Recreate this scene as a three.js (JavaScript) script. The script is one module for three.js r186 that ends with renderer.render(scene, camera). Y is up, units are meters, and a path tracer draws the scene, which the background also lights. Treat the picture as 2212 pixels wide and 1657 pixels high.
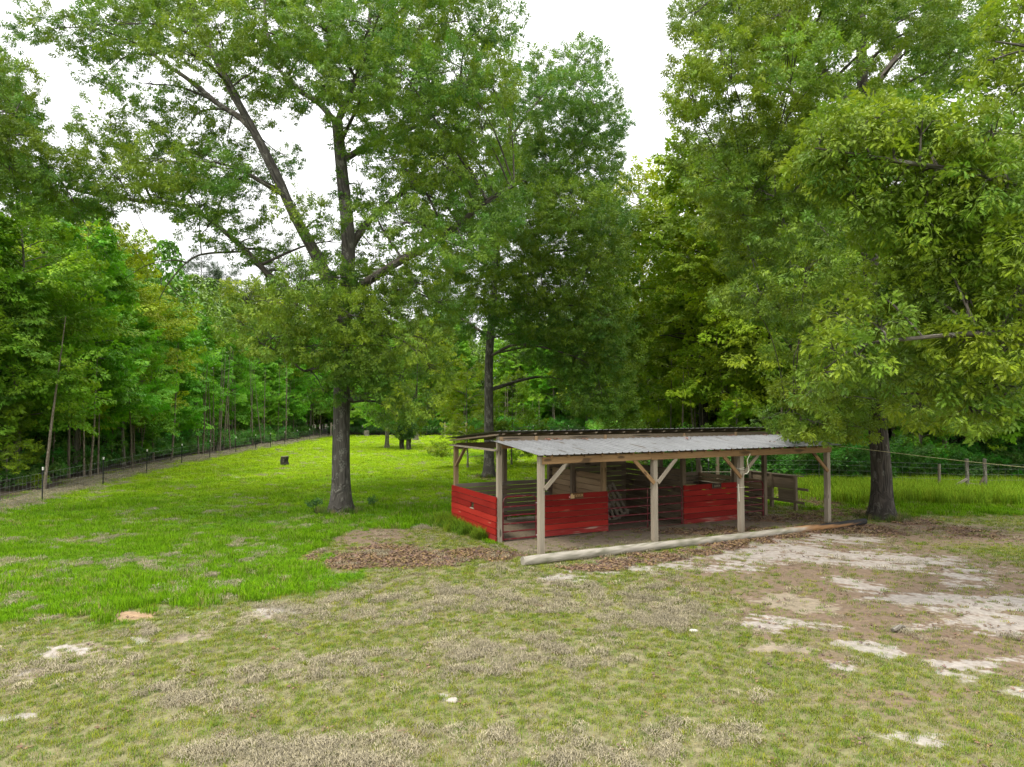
import * as THREE from 'three';
import { mergeGeometries } from 'three/addons/utils/BufferGeometryUtils.js';

// ------------------------------------------------------------------ camera, sky, sun, exposure
const scene = new THREE.Scene();
const camera = new THREE.PerspectiveCamera(59.44, 1024 / 767, 0.1, 800);
const CAM_H = 3.894, PITCH = 0.0368;
camera.position.set(0, CAM_H, 0);
camera.rotation.set(PITCH, 0, 0);
scene.add(camera);
{
  // bright overcast: the usual overcast luminance law, three times brighter overhead than at the horizon
  const W = 64, H = 64, d = new Float32Array(W * H * 4), LZ = 1.95;
  for (let j = 0; j < H; j++) {
    const s = Math.sin(((j + 0.5) / H - 0.5) * Math.PI), L = s > 0 ? LZ * (1.15 + 2 * s) / 3.15 : LZ * 0.25;
    for (let i = 0; i < W; i++) d.set([L, L * 1.0, L * 1.01, 1], (j * W + i) * 4);
  }
  const t = new THREE.DataTexture(d, W, H, THREE.RGBAFormat, THREE.FloatType);
  t.mapping = THREE.EquirectangularReflectionMapping; t.magFilter = THREE.LinearFilter; t.needsUpdate = true;
  scene.background = t; scene.environment = t;
}
const sun = new THREE.DirectionalLight(new THREE.Color(1, 0.94, 0.82), 1.5);
sun.position.set(-26, 48, -8); sun.target.position.set(0, 0, -30);
sun.castShadow = true; sun.shadow.radius = 20;
sun.shadow.camera.left = -70; sun.shadow.camera.right = 70; sun.shadow.camera.top = 70; sun.shadow.camera.bottom = -70; sun.shadow.camera.far = 200;
scene.add(sun, sun.target);
const renderer = new THREE.WebGLRenderer({ antialias: true });
renderer.toneMapping = THREE.LinearToneMapping; renderer.toneMappingExposure = 1.65;
renderer.shadowMap.enabled = true; renderer.setSize(1024, 767);

// ------------------------------------------------------------------ helpers
const V3 = (x, y, z) => new THREE.Vector3(x, y, z), { lerp, clamp } = THREE.MathUtils;
const rng = (s) => () => { s |= 0; s = (s + 0x6d2b79f5) | 0; let t = Math.imul(s ^ (s >>> 15), 1 | s); t = (t + Math.imul(t ^ (t >>> 7), 61 | t)) ^ t; return ((t ^ (t >>> 14)) >>> 0) / 4294967296; };
const sstep = (a, b, x) => { const t = clamp((x - a) / (b - a), 0, 1); return t * t * (3 - 2 * t); };
const hash2 = (x, y) => { let h = Math.imul(x, 374761393) ^ Math.imul(y, 668265263); h = Math.imul(h ^ (h >>> 13), 1274126177); return ((h ^ (h >>> 16)) >>> 0) / 4294967296; };
const vnoise = (x, y) => { const i = Math.floor(x), j = Math.floor(y), f = x - i, g = y - j, u = f * f * (3 - 2 * f), v = g * g * (3 - 2 * g); return lerp(lerp(hash2(i, j), hash2(i + 1, j), u), lerp(hash2(i, j + 1), hash2(i + 1, j + 1), u), v); };
const fbm = (x, y, n = 3) => { let s = 0, a = 0.5, t = 0; for (let k = 0; k < n; k++) { s += a * vnoise(x + k * 17.3, y - k * 9.1); t += a; a *= 0.5; x *= 2.03; y *= 2.03; } return s / t; };
// sight lines of the photograph (measured on a 2211 px wide copy), used to find where things stand
const FV = 2687.9 / 1.8525, CXV = 1105.6, CYV = 828.3, cP = Math.cos(PITCH), sP = Math.sin(PITCH);
const sight = (px, py) => { const x = (px - CXV) / FV, y = (CYV - py) / FV; return V3(x, y * cP + sP, -(cP - y * sP)); };
const at = (px, py, d) => { const r = sight(px, py); r.multiplyScalar(-d / r.z); r.y += CAM_H; return r; };          // point at forward distance d
const ground = (px, py) => { const r = sight(px, py); r.multiplyScalar(-CAM_H / r.y); r.y = 0; return r; };            // point on level ground
const hgt = (x, z) => 0.05 * (fbm(x * 0.35 + 40, z * 0.35 + 11, 2) - 0.5);
const used = {};
const numbered = (n) => { const k = used[n] = (used[n] ?? -1) + 1; return k ? `${n}_${String(k).padStart(3, '0')}` : n; };
const shade = (o) => { o.traverse((m) => { if (m.isMesh) { m.castShadow = true; m.receiveShadow = true; } }); return o; };
function thing(name, label, category, pos = [0, 0, 0], turn = 0, group) {
  const o = new THREE.Group(); o.name = numbered(name); o.position.set(...pos); o.rotation.y = turn;
  o.userData = { label, category }; if (group) o.userData.group = group; scene.add(o); return o;
}
function part(name, geo, mat, parent, label) { const m = new THREE.Mesh(geo, mat); m.name = name; if (label) m.userData.label = label; m.castShadow = m.receiveShadow = true; parent.add(m); return m; }
function sub(name, parent, label) { const g = new THREE.Group(); g.name = name; if (label) g.userData.label = label; parent.add(g); return g; }
function tag(o, label, category, group, kind) { o.userData = { label }; if (category) o.userData.category = category; if (group) o.userData.group = group; if (kind) o.userData.kind = kind; return o; }

// growing mesh: tubes, strips, quads
class MB {
  constructor() { this.p = []; this.n = []; this.u = []; this.c = []; this.i = []; }
  get count() { return this.p.length / 3; }
  tube(pts, rad, sides = 6, color = null, cap = true) {
    const N = pts.length, base = this.count, T = V3(), A = V3(), B = V3(), q = V3(); let prev = null, len = 0;
    for (let k = 0; k < N; k++) {
      T.subVectors(pts[Math.min(k + 1, N - 1)], pts[Math.max(k - 1, 0)]).normalize();
      if (!prev) { prev = Math.abs(T.y) < 0.9 ? V3(0, 1, 0) : V3(1, 0, 0); }
      A.copy(prev).addScaledVector(T, -prev.dot(T)).normalize(); prev = A.clone(); B.crossVectors(T, A);
      if (k) len += pts[k].distanceTo(pts[k - 1]);
      const r = typeof rad === 'function' ? rad(k / (N - 1)) : Array.isArray(rad) ? rad[k] : rad;
      for (let s = 0; s <= sides; s++) {
        const a = s / sides * Math.PI * 2, rr = typeof r === 'function' ? r(a) : r;
        q.copy(A).multiplyScalar(Math.cos(a)).addScaledVector(B, Math.sin(a));
        this.p.push(pts[k].x + q.x * rr, pts[k].y + q.y * rr, pts[k].z + q.z * rr); this.n.push(q.x, q.y, q.z);
        this.u.push(s / sides * Math.max(0.3, Math.round(rr * 6.28 / 0.5) * 0.5), len);
        if (color) { const c = typeof color === 'function' ? color(k / (N - 1), a) : color; this.c.push(...c); }
      }
    }
    const w = sides + 1;
    for (let k = 0; k < N - 1; k++) for (let s = 0; s < sides; s++) { const a = base + k * w + s, b = a + w; this.i.push(a, a + 1, b, a + 1, b + 1, b); }
    if (cap) for (const [k, flip] of [[0, 1], [N - 1, 0]]) {
      const o = base + k * w, c = this.count; T.subVectors(pts[flip ? 0 : N - 1], pts[flip ? 1 : N - 2]).normalize();
      for (let s = 0; s <= sides; s++) { this.p.push(...this.p.slice((o + s) * 3, (o + s) * 3 + 3)); this.n.push(T.x, T.y, T.z); this.u.push(Math.cos(s / sides * 6.283) * 0.1, Math.sin(s / sides * 6.283) * 0.1); if (color) this.c.push(...this.c.slice((o + s) * 3, (o + s) * 3 + 3)); }
      for (let s = 1; s < sides - 1; s++) flip ? this.i.push(c, c + s + 1, c + s) : this.i.push(c, c + s, c + s + 1);
    }
    return this;
  }
  vert(p, n, u = 0, v = 0, c) { this.p.push(p.x, p.y, p.z); this.n.push(n.x, n.y, n.z); this.u.push(u, v); if (c) this.c.push(...c); return this.count - 1; }
  geo() {
    const g = new THREE.BufferGeometry();
    g.setAttribute('position', new THREE.Float32BufferAttribute(this.p, 3)); g.setAttribute('normal', new THREE.Float32BufferAttribute(this.n, 3)); g.setAttribute('uv', new THREE.Float32BufferAttribute(this.u, 2));
    if (this.c.length) g.setAttribute('color', new THREE.Float32BufferAttribute(this.c, 3));
    g.setIndex(this.i); return g;
  }
}
const spline = (pts, n) => new THREE.CatmullRomCurve3(pts).getPoints(n);

// ------------------------------------------------------------------ textures
function tex(w, h, f, srgb = true, rx = 1, ry = 1) {
  const d = new Uint8Array(w * h * 4);
  const enc = (c) => srgb ? (c <= 0.0031308 ? c * 12.92 : 1.055 * Math.pow(c, 1 / 2.4) - 0.055) : c;
  for (let j = 0; j < h; j++) for (let i = 0; i < w; i++) { const c = f(i / w, j / h, i, j), o = (j * w + i) * 4; for (let k = 0; k < 3; k++) d[o + k] = clamp(enc(Array.isArray(c) ? c[k] : c), 0, 1) * 255; d[o + 3] = 255; }
  const t = new THREE.DataTexture(d, w, h); t.wrapS = t.wrapT = THREE.RepeatWrapping; t.magFilter = t.minFilter = THREE.LinearFilter; if (srgb) t.colorSpace = THREE.SRGBColorSpace; t.repeat.set(rx, ry); t.needsUpdate = true; return t;
}
// periodic noise so that textures tile
const pn = (x, y, px, py, s = 0) => { const i = Math.floor(x), j = Math.floor(y), f = x - i, g = y - j, u = f * f * (3 - 2 * f), v = g * g * (3 - 2 * g), m = (a, n) => ((a % n) + n) % n; const h = (a, b) => hash2(m(a, px) + s * 131, m(b, py) + s * 57); return lerp(lerp(h(i, j), h(i + 1, j), u), lerp(h(i, j + 1), h(i + 1, j + 1), u), v); };
// wood: u runs along the grain
const grain = (u, v, s) => {
  const w = pn(u * 3, v * 6, 3, 6, s) * 0.6;
  const a = pn(u * 5 + w, v * 46 + w * 5, 5, 46, s + 1), b = pn(u * 9, v * 120, 9, 120, s + 2), k = pn(u * 6, v * 10, 6, 10, s + 3);
  return { g: 0.55 * a + 0.45 * b, knot: sstep(0.86, 0.95, k), patch: pn(u * 4, v * 5, 4, 5, s + 4) };
};
const woodMat = (dark, light, s, rough = 0.85, streak = 0.5) => {
  const m = new THREE.MeshStandardMaterial({ roughness: rough });
  m.map = tex(512, 256, (u, v) => { const { g, knot, patch } = grain(u, v, s), k = clamp(lerp(patch, g, streak) * 1.1 - 0.05, 0, 1); return [0, 1, 2].map((c) => lerp(lerp(dark[c], light[c], k), dark[c] * 0.35, knot * 0.8)); });
  m.bumpMap = tex(512, 256, (u, v) => grain(u, v, s).g, false); m.bumpScale = 0.004;
  return m;
};
const M = {
  postWood: woodMat([0.17, 0.105, 0.05], [0.36, 0.25, 0.14], 1),
  postGrey: woodMat([0.18, 0.145, 0.10], [0.40, 0.345, 0.27], 2),
  beamWood: woodMat([0.15, 0.08, 0.03], [0.33, 0.20, 0.09], 3),
  oldWood: woodMat([0.10, 0.074, 0.048], [0.25, 0.19, 0.125], 4),
  darkWood: woodMat([0.10, 0.074, 0.048], [0.25, 0.19, 0.125], 5),
  paleBoard: woodMat([0.22, 0.14, 0.07], [0.42, 0.30, 0.17], 6),
  greyBoard: woodMat([0.14, 0.11, 0.08], [0.30, 0.26, 0.2], 7),
};
const redMat = (a, b, bare, s, wear) => {
  const m = new THREE.MeshPhysicalMaterial({ roughness: 0.75, specularIntensity: 0.4 });
  m.map = tex(512, 256, (u, v) => { const { g, knot, patch } = grain(u, v, s), f = sstep(1 - wear, 1.12 - wear, 0.6 * g + 0.4 * patch); return [0, 1, 2].map((c) => lerp(lerp(a[c], b[c], patch * 0.7 + g * 0.3), bare[c], f * 0.7) * (1 - 0.35 * knot)); });
  m.bumpMap = tex(512, 256, (u, v) => grain(u, v, s).g, false); m.bumpScale = 0.003;
  return m;
};
M.red = [redMat([0.21, 0.006, 0.004], [0.33, 0.020, 0.012], [0.42, 0.2, 0.12], 11, 0.2), redMat([0.20, 0.006, 0.004], [0.31, 0.016, 0.010], [0.4, 0.2, 0.12], 12, 0.28)];
M.red.push(...M.red.map((m) => { const c = m.clone(); c.color.setRGB(0.78, 0.85, 0.9); return c; }), ...M.red.map((m) => { const c = m.clone(); c.color.setRGB(1.18, 1.5, 1.5); return c; }));
M.redSide = M.red;
M.redWorn = redMat([0.22, 0.016, 0.014], [0.32, 0.05, 0.04], [0.42, 0.33, 0.25], 15, 0.5);
M.gateRed = new THREE.MeshStandardMaterial({ roughness: 0.42, map: tex(128, 128, (u, v) => { const k = pn(u * 9, v * 14, 9, 14, 21), f = sstep(0.68, 0.85, k); return [lerp(0.14, 0.2, f), lerp(0.008, 0.1, f), lerp(0.014, 0.085, f)]; }) });
const bark = (dark, light, s, lichen = 0) => {
  const f = (u, v) => { const wob = pn(u * 4, v * 5, 4, 5, s) * 0.35; const r = pn(u * 15 + wob * 6, v * 4, 15, 4, s + 1), r2 = pn(u * 32 + wob * 5, v * 12, 32, 12, s + 2); return clamp(0.62 * (1 - Math.abs(r * 2 - 1)) + 0.38 * r2, 0, 1); };
  const m = new THREE.MeshStandardMaterial({ roughness: 0.95 });
  m.map = tex(512, 512, (u, v) => { const k = f(u, v), L = lichen * sstep(0.66, 0.78, pn(u * 7, v * 9, 7, 9, s + 3)) * sstep(0.35, 0.6, pn(u * 60, v * 60, 60, 60, s + 4)); return [0, 1, 2].map((c) => lerp(lerp(dark[c], light[c], k), [0.36, 0.35, 0.3][c], L)); }, true, 1, 0.5);
  m.bumpMap = tex(512, 512, f, false, 1, 0.5); m.bumpScale = 0.05; return m;
};
M.oakBark = bark([0.022, 0.019, 0.016], [0.13, 0.115, 0.1], 31, 0.4);
M.darkBark = bark([0.014, 0.012, 0.010], [0.075, 0.062, 0.05], 32, 0.2);
M.paleBark = bark([0.09, 0.075, 0.06], [0.25, 0.22, 0.18], 33, 0.7);
M.limbBark = bark([0.03, 0.025, 0.02], [0.13, 0.11, 0.088], 34, 0.5);
const leafMat = (tint = [1, 1, 1], coat = 0.42) => new THREE.MeshPhysicalMaterial({ color: new THREE.Color().setRGB(...tint), roughness: 1, specularIntensity: 0.25, transmission: 0.34, thickness: 0, clearcoat: coat, clearcoatRoughness: 0.28, side: THREE.DoubleSide });

// ------------------------------------------------------------------ the barn's axes (u along the front, v away from the camera)
const BYAW = 0.4591, BX = -0.4241, BZ = -19.7571, cB = Math.cos(BYAW), sB = Math.sin(BYAW);
const barnPoint = (u, v, y = 0) => V3(BX + u * cB - v * sB, y, BZ - u * sB - v * cB);
const barnUV = (x, z) => { const a = x - BX, b = -(z - BZ); return [a * cB + b * sB, -a * sB + b * cB]; };

// ------------------------------------------------------------------ the ground: what grows or lies where
const X0 = -27, X1 = 27, Z0 = 4, Z1 = 58, GN = 540, KINDS = ['deep', 'straw', 'green', 'dirt', 'litter', 'sand', 'orange', 'tan', 'tall'];
const grid = Object.fromEntries(KINDS.map((k) => [k, new Float32Array(GN * GN)]));
function blob(kind, px, py, rx, ry, w = 1) {
  const c = ground(px, py), a = ground(px, py - ry), b = ground(px, py + ry), RX = rx / FV * -c.z, RZ = (b.z - a.z) / 2, cz = (a.z + b.z) / 2, g = grid[kind];
  const sx = GN / (X1 - X0), sz = GN / (Z1 - Z0);
  for (let j = Math.max(0, Math.floor((-cz - RZ * 1.5 - Z0) * sz)); j <= Math.min(GN - 1, (-cz + RZ * 1.5 - Z0) * sz); j++) for (let i = Math.max(0, Math.floor((c.x - RX * 1.5 - X0) * sx)); i <= Math.min(GN - 1, (c.x + RX * 1.5 - X0) * sx); i++) {
    const q = Math.hypot((i / sx + X0 - c.x) / RX, (j / sz + Z0 + cz) / RZ), o = j * GN + i;
    g[o] = Math.max(g[o], w * (1 - sstep(0.45, 1.45, q)));
  }
}
{
  const S = (...a) => blob('straw', ...a), G = (...a) => blob('green', ...a), D = (...a) => blob('dirt', ...a), L = (...a) => blob('litter', ...a), W = (x, y, rx, ry, w = 1) => blob('sand', x, y, rx * 1.3, ry * 1.35, w), T = (...a) => blob('tan', ...a);
  S(420, 1500, 170, 26); S(560, 1465, 150, 26); S(700, 1430, 130, 24, 0.8); S(800, 1645, 420, 42); S(1120, 1625, 200, 40); S(1050, 1295, 300, 40, 0.85); S(900, 1330, 160, 26, 0.7); S(1180, 1420, 300, 50, 0.75); S(900, 1400, 200, 28, 0.6); S(1480, 1600, 170, 46, 0.9); S(1330, 1640, 200, 30, 0.8);
  S(300, 1420, 160, 20, 0.7); S(120, 1440, 130, 26, 0.7); S(1380, 1330, 170, 30, 0.7); S(760, 1290, 110, 18, 0.8); S(620, 1320, 120, 14, 0.75); S(300, 1640, 140, 14, 0.55); S(600, 1585, 220, 16, 0.5); S(1560, 1530, 120, 26, 0.6);
  G(1420, 1462, 130, 30, 1.1); G(1560, 1478, 120, 25); G(640, 1560, 300, 22, 0.8); G(900, 1545, 220, 24); G(1330, 1532, 220, 26, 0.9); G(100, 1560, 150, 60, 0.8); G(1480, 1398, 140, 22, 0.9); G(1570, 1262, 100, 22, 0.9); G(1690, 1440, 80, 18); G(1900, 1570, 160, 40, 0.8); G(2060, 1540, 160, 50, 0.7); G(1800, 1500, 110, 24, 0.9); G(2110, 1190, 120, 26, 0.7); G(2060, 1470, 140, 20, 0.8); G(1790, 1405, 70, 14); G(1740, 1375, 60, 14); G(700, 1390, 160, 22, 0.8); G(430, 1385, 200, 14, 0.6); G(1310, 1245, 60, 10); G(1840, 1640, 150, 20, 0.7); G(1180, 1345, 90, 14, 0.6); G(2150, 1620, 90, 40, 0.6); G(180, 1500, 170, 20, 0.8);
  D(1950, 1250, 340, 95, 1.15); D(1780, 1300, 180, 50); D(2120, 1330, 150, 90, 1.1); D(1620, 1258, 170, 42, 0.7); D(2010, 1155, 220, 26); D(2100, 1395, 170, 70); D(1850, 1330, 230, 60); D(1620, 1215, 170, 20, 0.8); D(2230, 1300, 120, 90, 0.8); D(2000, 1510, 200, 50, 0.45); D(735, 1112, 48, 9, 0.9); D(800, 1160, 90, 20, 0.9); D(1700, 1350, 130, 50, 0.6); D(1730, 1420, 110, 30, 0.7);
  L(790, 1210, 110, 17, 1.2); L(900, 1205, 110, 17, 1.2); L(1010, 1196, 90, 12); L(1075, 1200, 40, 10); L(840, 1190, 90, 14, 0.8);
  for (let k = 0; k < 9; k++) L(1290 + k * 68, 1226 - k * 11.2, 60, 9, 0.85);
  L(1880, 1146, 60, 12); L(1765, 1088, 60, 15, 1.1); L(1850, 1110, 70, 12, 0.9); L(1705, 1068, 40, 14); L(1960, 1126, 70, 12, 0.9); L(1660, 1122, 60, 10, 0.8); L(1540, 1150, 170, 10, 0.6); L(1240, 1195, 60, 8, 0.6); L(1056, 1036, 36, 5, 0.8); L(1740, 1120, 60, 12, 0.9); L(2080, 1150, 80, 14, 0.5);
  W(1350, 1226, 80, 11); W(1400, 1216, 50, 8, 0.8); W(1670, 1192, 110, 20, 1.15); W(1600, 1205, 80, 12, 0.9); W(1820, 1166, 70, 9, 0.9); W(1870, 1204, 90, 12); W(1950, 1215, 120, 13); W(2060, 1236, 80, 10, 0.9); W(2080, 1260, 60, 8, 0.9); W(1850, 1265, 34, 9); W(2010, 1294, 80, 11, 1.1); W(2120, 1308, 110, 22, 1.2); W(2155, 1350, 80, 18, 1.1); W(1668, 1350, 46, 11, 1.1); W(1892, 1405, 46, 13, 1.2); W(2035, 1426, 36, 9); W(2084, 1452, 46, 10); W(1770, 1354, 50, 8, 0.8); W(1974, 1350, 40, 7); W(1960, 1592, 62, 14, 0.8); W(2200, 1500, 40, 8, 0.7); W(1560, 1222, 60, 8, 0.8); W(1480, 1206, 50, 7, 0.7); W(2130, 1420, 60, 10, 0.7); W(1230, 1246, 40, 6, 0.8); W(1820, 1440, 30, 6, 0.8);
  W(400, 1336, 24, 5, 0.9); W(325, 1376, 34, 7, 0.8); W(540, 1380, 24, 4); W(150, 1402, 36, 9, 0.7); W(30, 1452, 26, 6, 0.8); W(28, 1540, 34, 6, 0.8); W(590, 1322, 50, 7, 0.6); W(975, 1516, 16, 5, 0.8);
  T(1730, 1308, 80, 20); T(1680, 1410, 70, 16, 0.9); T(200, 1405, 90, 16, 0.7); T(60, 1450, 60, 14, 0.7); T(420, 1372, 60, 9, 0.8); T(1190, 1255, 70, 10, 0.7); T(2060, 1330, 110, 40, 0.5); T(560, 1330, 80, 12, 0.7);
  blob('orange', 272, 1337, 38, 9, 1.2); blob('orange', 225, 1348, 30, 5, 0.8);
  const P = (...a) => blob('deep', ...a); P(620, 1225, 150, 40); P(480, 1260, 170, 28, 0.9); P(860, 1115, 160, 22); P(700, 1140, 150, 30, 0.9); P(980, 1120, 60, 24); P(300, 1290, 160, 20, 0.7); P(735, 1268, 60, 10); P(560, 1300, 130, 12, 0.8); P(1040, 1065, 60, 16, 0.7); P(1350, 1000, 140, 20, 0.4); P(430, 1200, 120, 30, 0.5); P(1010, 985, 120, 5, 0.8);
  for (const [x, y, rx] of [[1800, 1066, 120], [1960, 1066, 120], [2120, 1068, 140], [2260, 1070, 120]]) blob('tall', x, y, rx, 24, 1);
}
const gsample = (k, x, zf) => { const i = Math.floor((x - X0) / (X1 - X0) * GN), j = Math.floor((zf - Z0) / (Z1 - Z0) * GN); return i >= 0 && j >= 0 && i < GN && j < GN ? grid[k][j * GN + i] : 0; };
// the mown yard reaches up to this line; beyond it the pasture grass is long
const yardEdge = [[-900, 1352], [0, 1340], [240, 1333], [400, 1303], [600, 1288], [740, 1259], [775, 1243], [690, 1229], [670, 1197], [700, 1165], [790, 1150], [900, 1140], [985, 1130]].map(([x, y]) => ground(x, y)).concat([barnPoint(-0.2, 0), barnPoint(-0.1, 3.6), barnPoint(12, 3.6), barnPoint(13.6, 1.6)], [[1800, 1109], [1880, 1121], [2000, 1114], [2211, 1110], [3000, 1110]].map(([x, y]) => ground(x, y)));
const yardPoly = [...yardEdge, V3(60, 0, 4), V3(-60, 0, 4)];
function yardSide(x, z) { // signed distance, positive in the yard
  let inside = false, d = 1e9; const P = yardPoly, n = P.length;
  for (let i = 0, j = n - 1; i < n; j = i++) {
    const a = P[i], b = P[j];
    if ((a.z > z) !== (b.z > z) && x < (b.x - a.x) * (z - a.z) / (b.z - a.z) + a.x) inside = !inside;
    const dx = b.x - a.x, dz = b.z - a.z, t = clamp(((x - a.x) * dx + (z - a.z) * dz) / (dx * dx + dz * dz), 0, 1), ex = a.x + t * dx - x, ez = a.z + t * dz - z; d = Math.min(d, ex * ex + ez * ez);
  }
  return (inside ? 1 : -1) * Math.sqrt(d);
}
const leftFence = [[-17, 14], [-18.3, 21], [-19.72, 28.35], [-20.69, 34.14], [-22, 40.62], [-22.92, 46.78], [-23.5, 52.4], [-23.9, 58.3], [-24.1, 63.3], [-24.2, 67.5], [-24.3, 72], [-24.4, 76.5], [-24.5, 81.5], [-24.7, 86.5], [-25, 91.5]];
const leftX = (zf) => { const L = leftFence; if (zf <= L[0][1]) return L[0][0]; for (let i = 1; i < L.length; i++) if (zf < L[i][1]) return lerp(L[i - 1][0], L[i][0], (zf - L[i - 1][1]) / (L[i][1] - L[i - 1][1])); return -25; };
const BACKZ = 95.5, rightX = (zf) => zf < 33.4 ? 200 : 8.2 + sstep(33, 60, zf) * 2;
const outside = (x, zf) => Math.max(leftX(zf) - x, zf - BACKZ, zf > 33.4 ? Math.min(x - rightX(zf), zf - 33.4) : x - 60);   // metres beyond the fences
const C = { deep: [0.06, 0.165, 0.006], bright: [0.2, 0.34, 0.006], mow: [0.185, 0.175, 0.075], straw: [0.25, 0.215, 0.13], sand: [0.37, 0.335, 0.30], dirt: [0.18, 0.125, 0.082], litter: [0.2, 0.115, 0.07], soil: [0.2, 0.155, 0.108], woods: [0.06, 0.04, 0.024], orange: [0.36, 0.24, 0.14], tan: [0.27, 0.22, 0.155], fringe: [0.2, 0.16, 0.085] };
const Z = { c: [0, 0, 0], grass: 0, straw: 0, litter: 0, bare: 0, lush: 0, tall: 0, woods: 0, deep: 0 };
const mixIn = (c, k) => { for (let i = 0; i < 3; i++) Z.c[i] = lerp(Z.c[i], c[i], k); };
function zone(x, zf) {
  const z = -zf, n1 = fbm(x * 0.55, zf * 0.55, 3), n2 = fbm(x * 2.3 + 9, zf * 2.3 + 4, 2), n3 = vnoise(x * 7, zf * 7), n4 = fbm((x * 0.9 - zf * 0.42) * 0.35 + 50, (x * 0.42 + zf * 0.9) * 1.0, 3), n5 = vnoise(x * 19, zf * 19);
  const wx = x + (n2 - 0.5) * 0.9, wz = zf + (n1 - 0.5) * 1.0, near = x > X0 && x < X1 && zf > Z0 && zf < Z1, q = (k) => near ? gsample(k, wx, wz) : 0;
  const rough = (n2 - 0.5) * 0.7 + (n3 - 0.5) * 0.5 + (n5 - 0.5) * 0.3, m = (k, lo = 0.3, hi = 0.6) => { const w = q(k); return w <= 0.02 ? 0 : sstep(lo, hi, w * 0.85 + rough); };
  const ys = near ? yardSide(x + (n2 - 0.5) * 0.8, z + (n1 - 0.5) * 0.8) : -9, fw = 0.3 + 0.9 * sstep(-2, -7, x), yard = sstep(-fw, fw, ys + (n3 - 0.5) * 0.6 + (n2 - 0.5) * 1.2);
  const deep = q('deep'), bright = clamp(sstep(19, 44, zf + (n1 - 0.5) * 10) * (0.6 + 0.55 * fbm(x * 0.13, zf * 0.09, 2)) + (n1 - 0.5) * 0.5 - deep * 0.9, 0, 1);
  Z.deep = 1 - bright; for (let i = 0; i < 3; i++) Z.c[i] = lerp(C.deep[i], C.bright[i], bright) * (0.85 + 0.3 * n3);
  const worn = clamp(sstep(0.52, 0.72, n1 * 0.5 + n2 * 0.4 + (n3 - 0.5) * 0.3 + 0.1 * sstep(30, 16, zf) * sstep(-2, -9, x)) * (1 - yard) * 0.75, 0, 1); mixIn(C.tan, worn);
  Z.lush = 1 - yard; Z.tall = q('tall'); Z.grass = 1 - worn * 0.7; Z.straw = worn * 0.5; Z.litter = 0; Z.bare = 0; Z.woods = 0;
  if (yard > 0) {
    mixIn(C.mow, yard);
    const st = clamp(sstep(0.44, 1.04, n4 * 0.5 + n2 * 0.4 + (n3 - 0.5) * 0.45 + (n5 - 0.5) * 0.3 + q('straw') * 0.36 - q('green') * 0.42), 0, 1) * yard;
    mixIn(C.straw, st * 0.8); Z.grass = lerp(Z.grass, 0.9 * (1 - st * 0.6), yard); Z.straw = Math.max(Z.straw * (1 - yard), st);
    const di = m('dirt', 0.08, 0.55); mixIn(C.dirt, di); Z.grass *= 1 - di * 0.8; Z.straw *= 1 - di * 0.75;
    const ta = m('tan'); mixIn(C.tan, ta); Z.grass *= 1 - ta * 0.8; Z.straw *= 1 - ta * 0.6;
    const n7 = vnoise(x * 43, zf * 43), n6 = fbm((x * 0.88 - zf * 0.47) * 1.6 + 7, (x * 0.47 + zf * 0.88) * 5.5, 2), sq = q('sand'), sa = sq <= 0.02 ? 0 : sstep(0.34, 0.62, sq * 0.8 + rough * 0.9 + (n6 - 0.5) * 1.5 + (n7 - 0.5) * 0.55); mixIn(C.sand, sa * (0.55 + 0.25 * n3 + 0.2 * n7)); Z.grass *= 1 - sa * 0.85; Z.straw *= 1 - sa * 0.82; Z.bare = Math.max(sa, ta * 0.7, di * 0.4);
    const or = m('orange'); mixIn(C.orange, or); Z.grass *= 1 - or; Z.straw *= 1 - or;
    const gr = clamp(q('green') * 1.1 - 0.4 + rough * 0.5, 0, 1) * (1 - sa); mixIn(C.mow, gr * 0.7); Z.grass = Math.max(Z.grass, gr * 0.9);
  }
  const [bu, bv] = barnUV(x, z);
  if (bu > -0.4 && bu < 12 && bv > -2.8 && bv < 3.8) { const so = sstep(-2.5 + rough * 0.8, -1.6 + rough * 0.8, bv) * sstep(-0.15, 0.1, bu) * sstep(11.7, 10.4, bu + rough); mixIn(C.soil, so * 0.95); Z.grass *= 1 - so * (bv > 0 ? 1 : 0.93); Z.straw *= 1 - so; Z.lush *= 1 - so; }
  const li = m('litter', 0.25, 0.7); mixIn(C.litter, li * 0.9); Z.litter = li; Z.grass *= 1 - li * 0.85; Z.straw *= 1 - li * 0.8;
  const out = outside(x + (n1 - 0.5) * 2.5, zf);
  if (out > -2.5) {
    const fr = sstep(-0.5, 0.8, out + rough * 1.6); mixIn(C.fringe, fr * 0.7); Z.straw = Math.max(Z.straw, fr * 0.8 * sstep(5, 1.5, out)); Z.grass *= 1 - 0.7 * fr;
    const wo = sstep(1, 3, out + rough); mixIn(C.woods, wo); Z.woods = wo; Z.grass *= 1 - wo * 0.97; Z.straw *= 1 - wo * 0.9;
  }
  const g = 0.8 + 0.4 * n5; for (let i = 0; i < 3; i++) Z.c[i] *= g;
  return Z;
}
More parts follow.
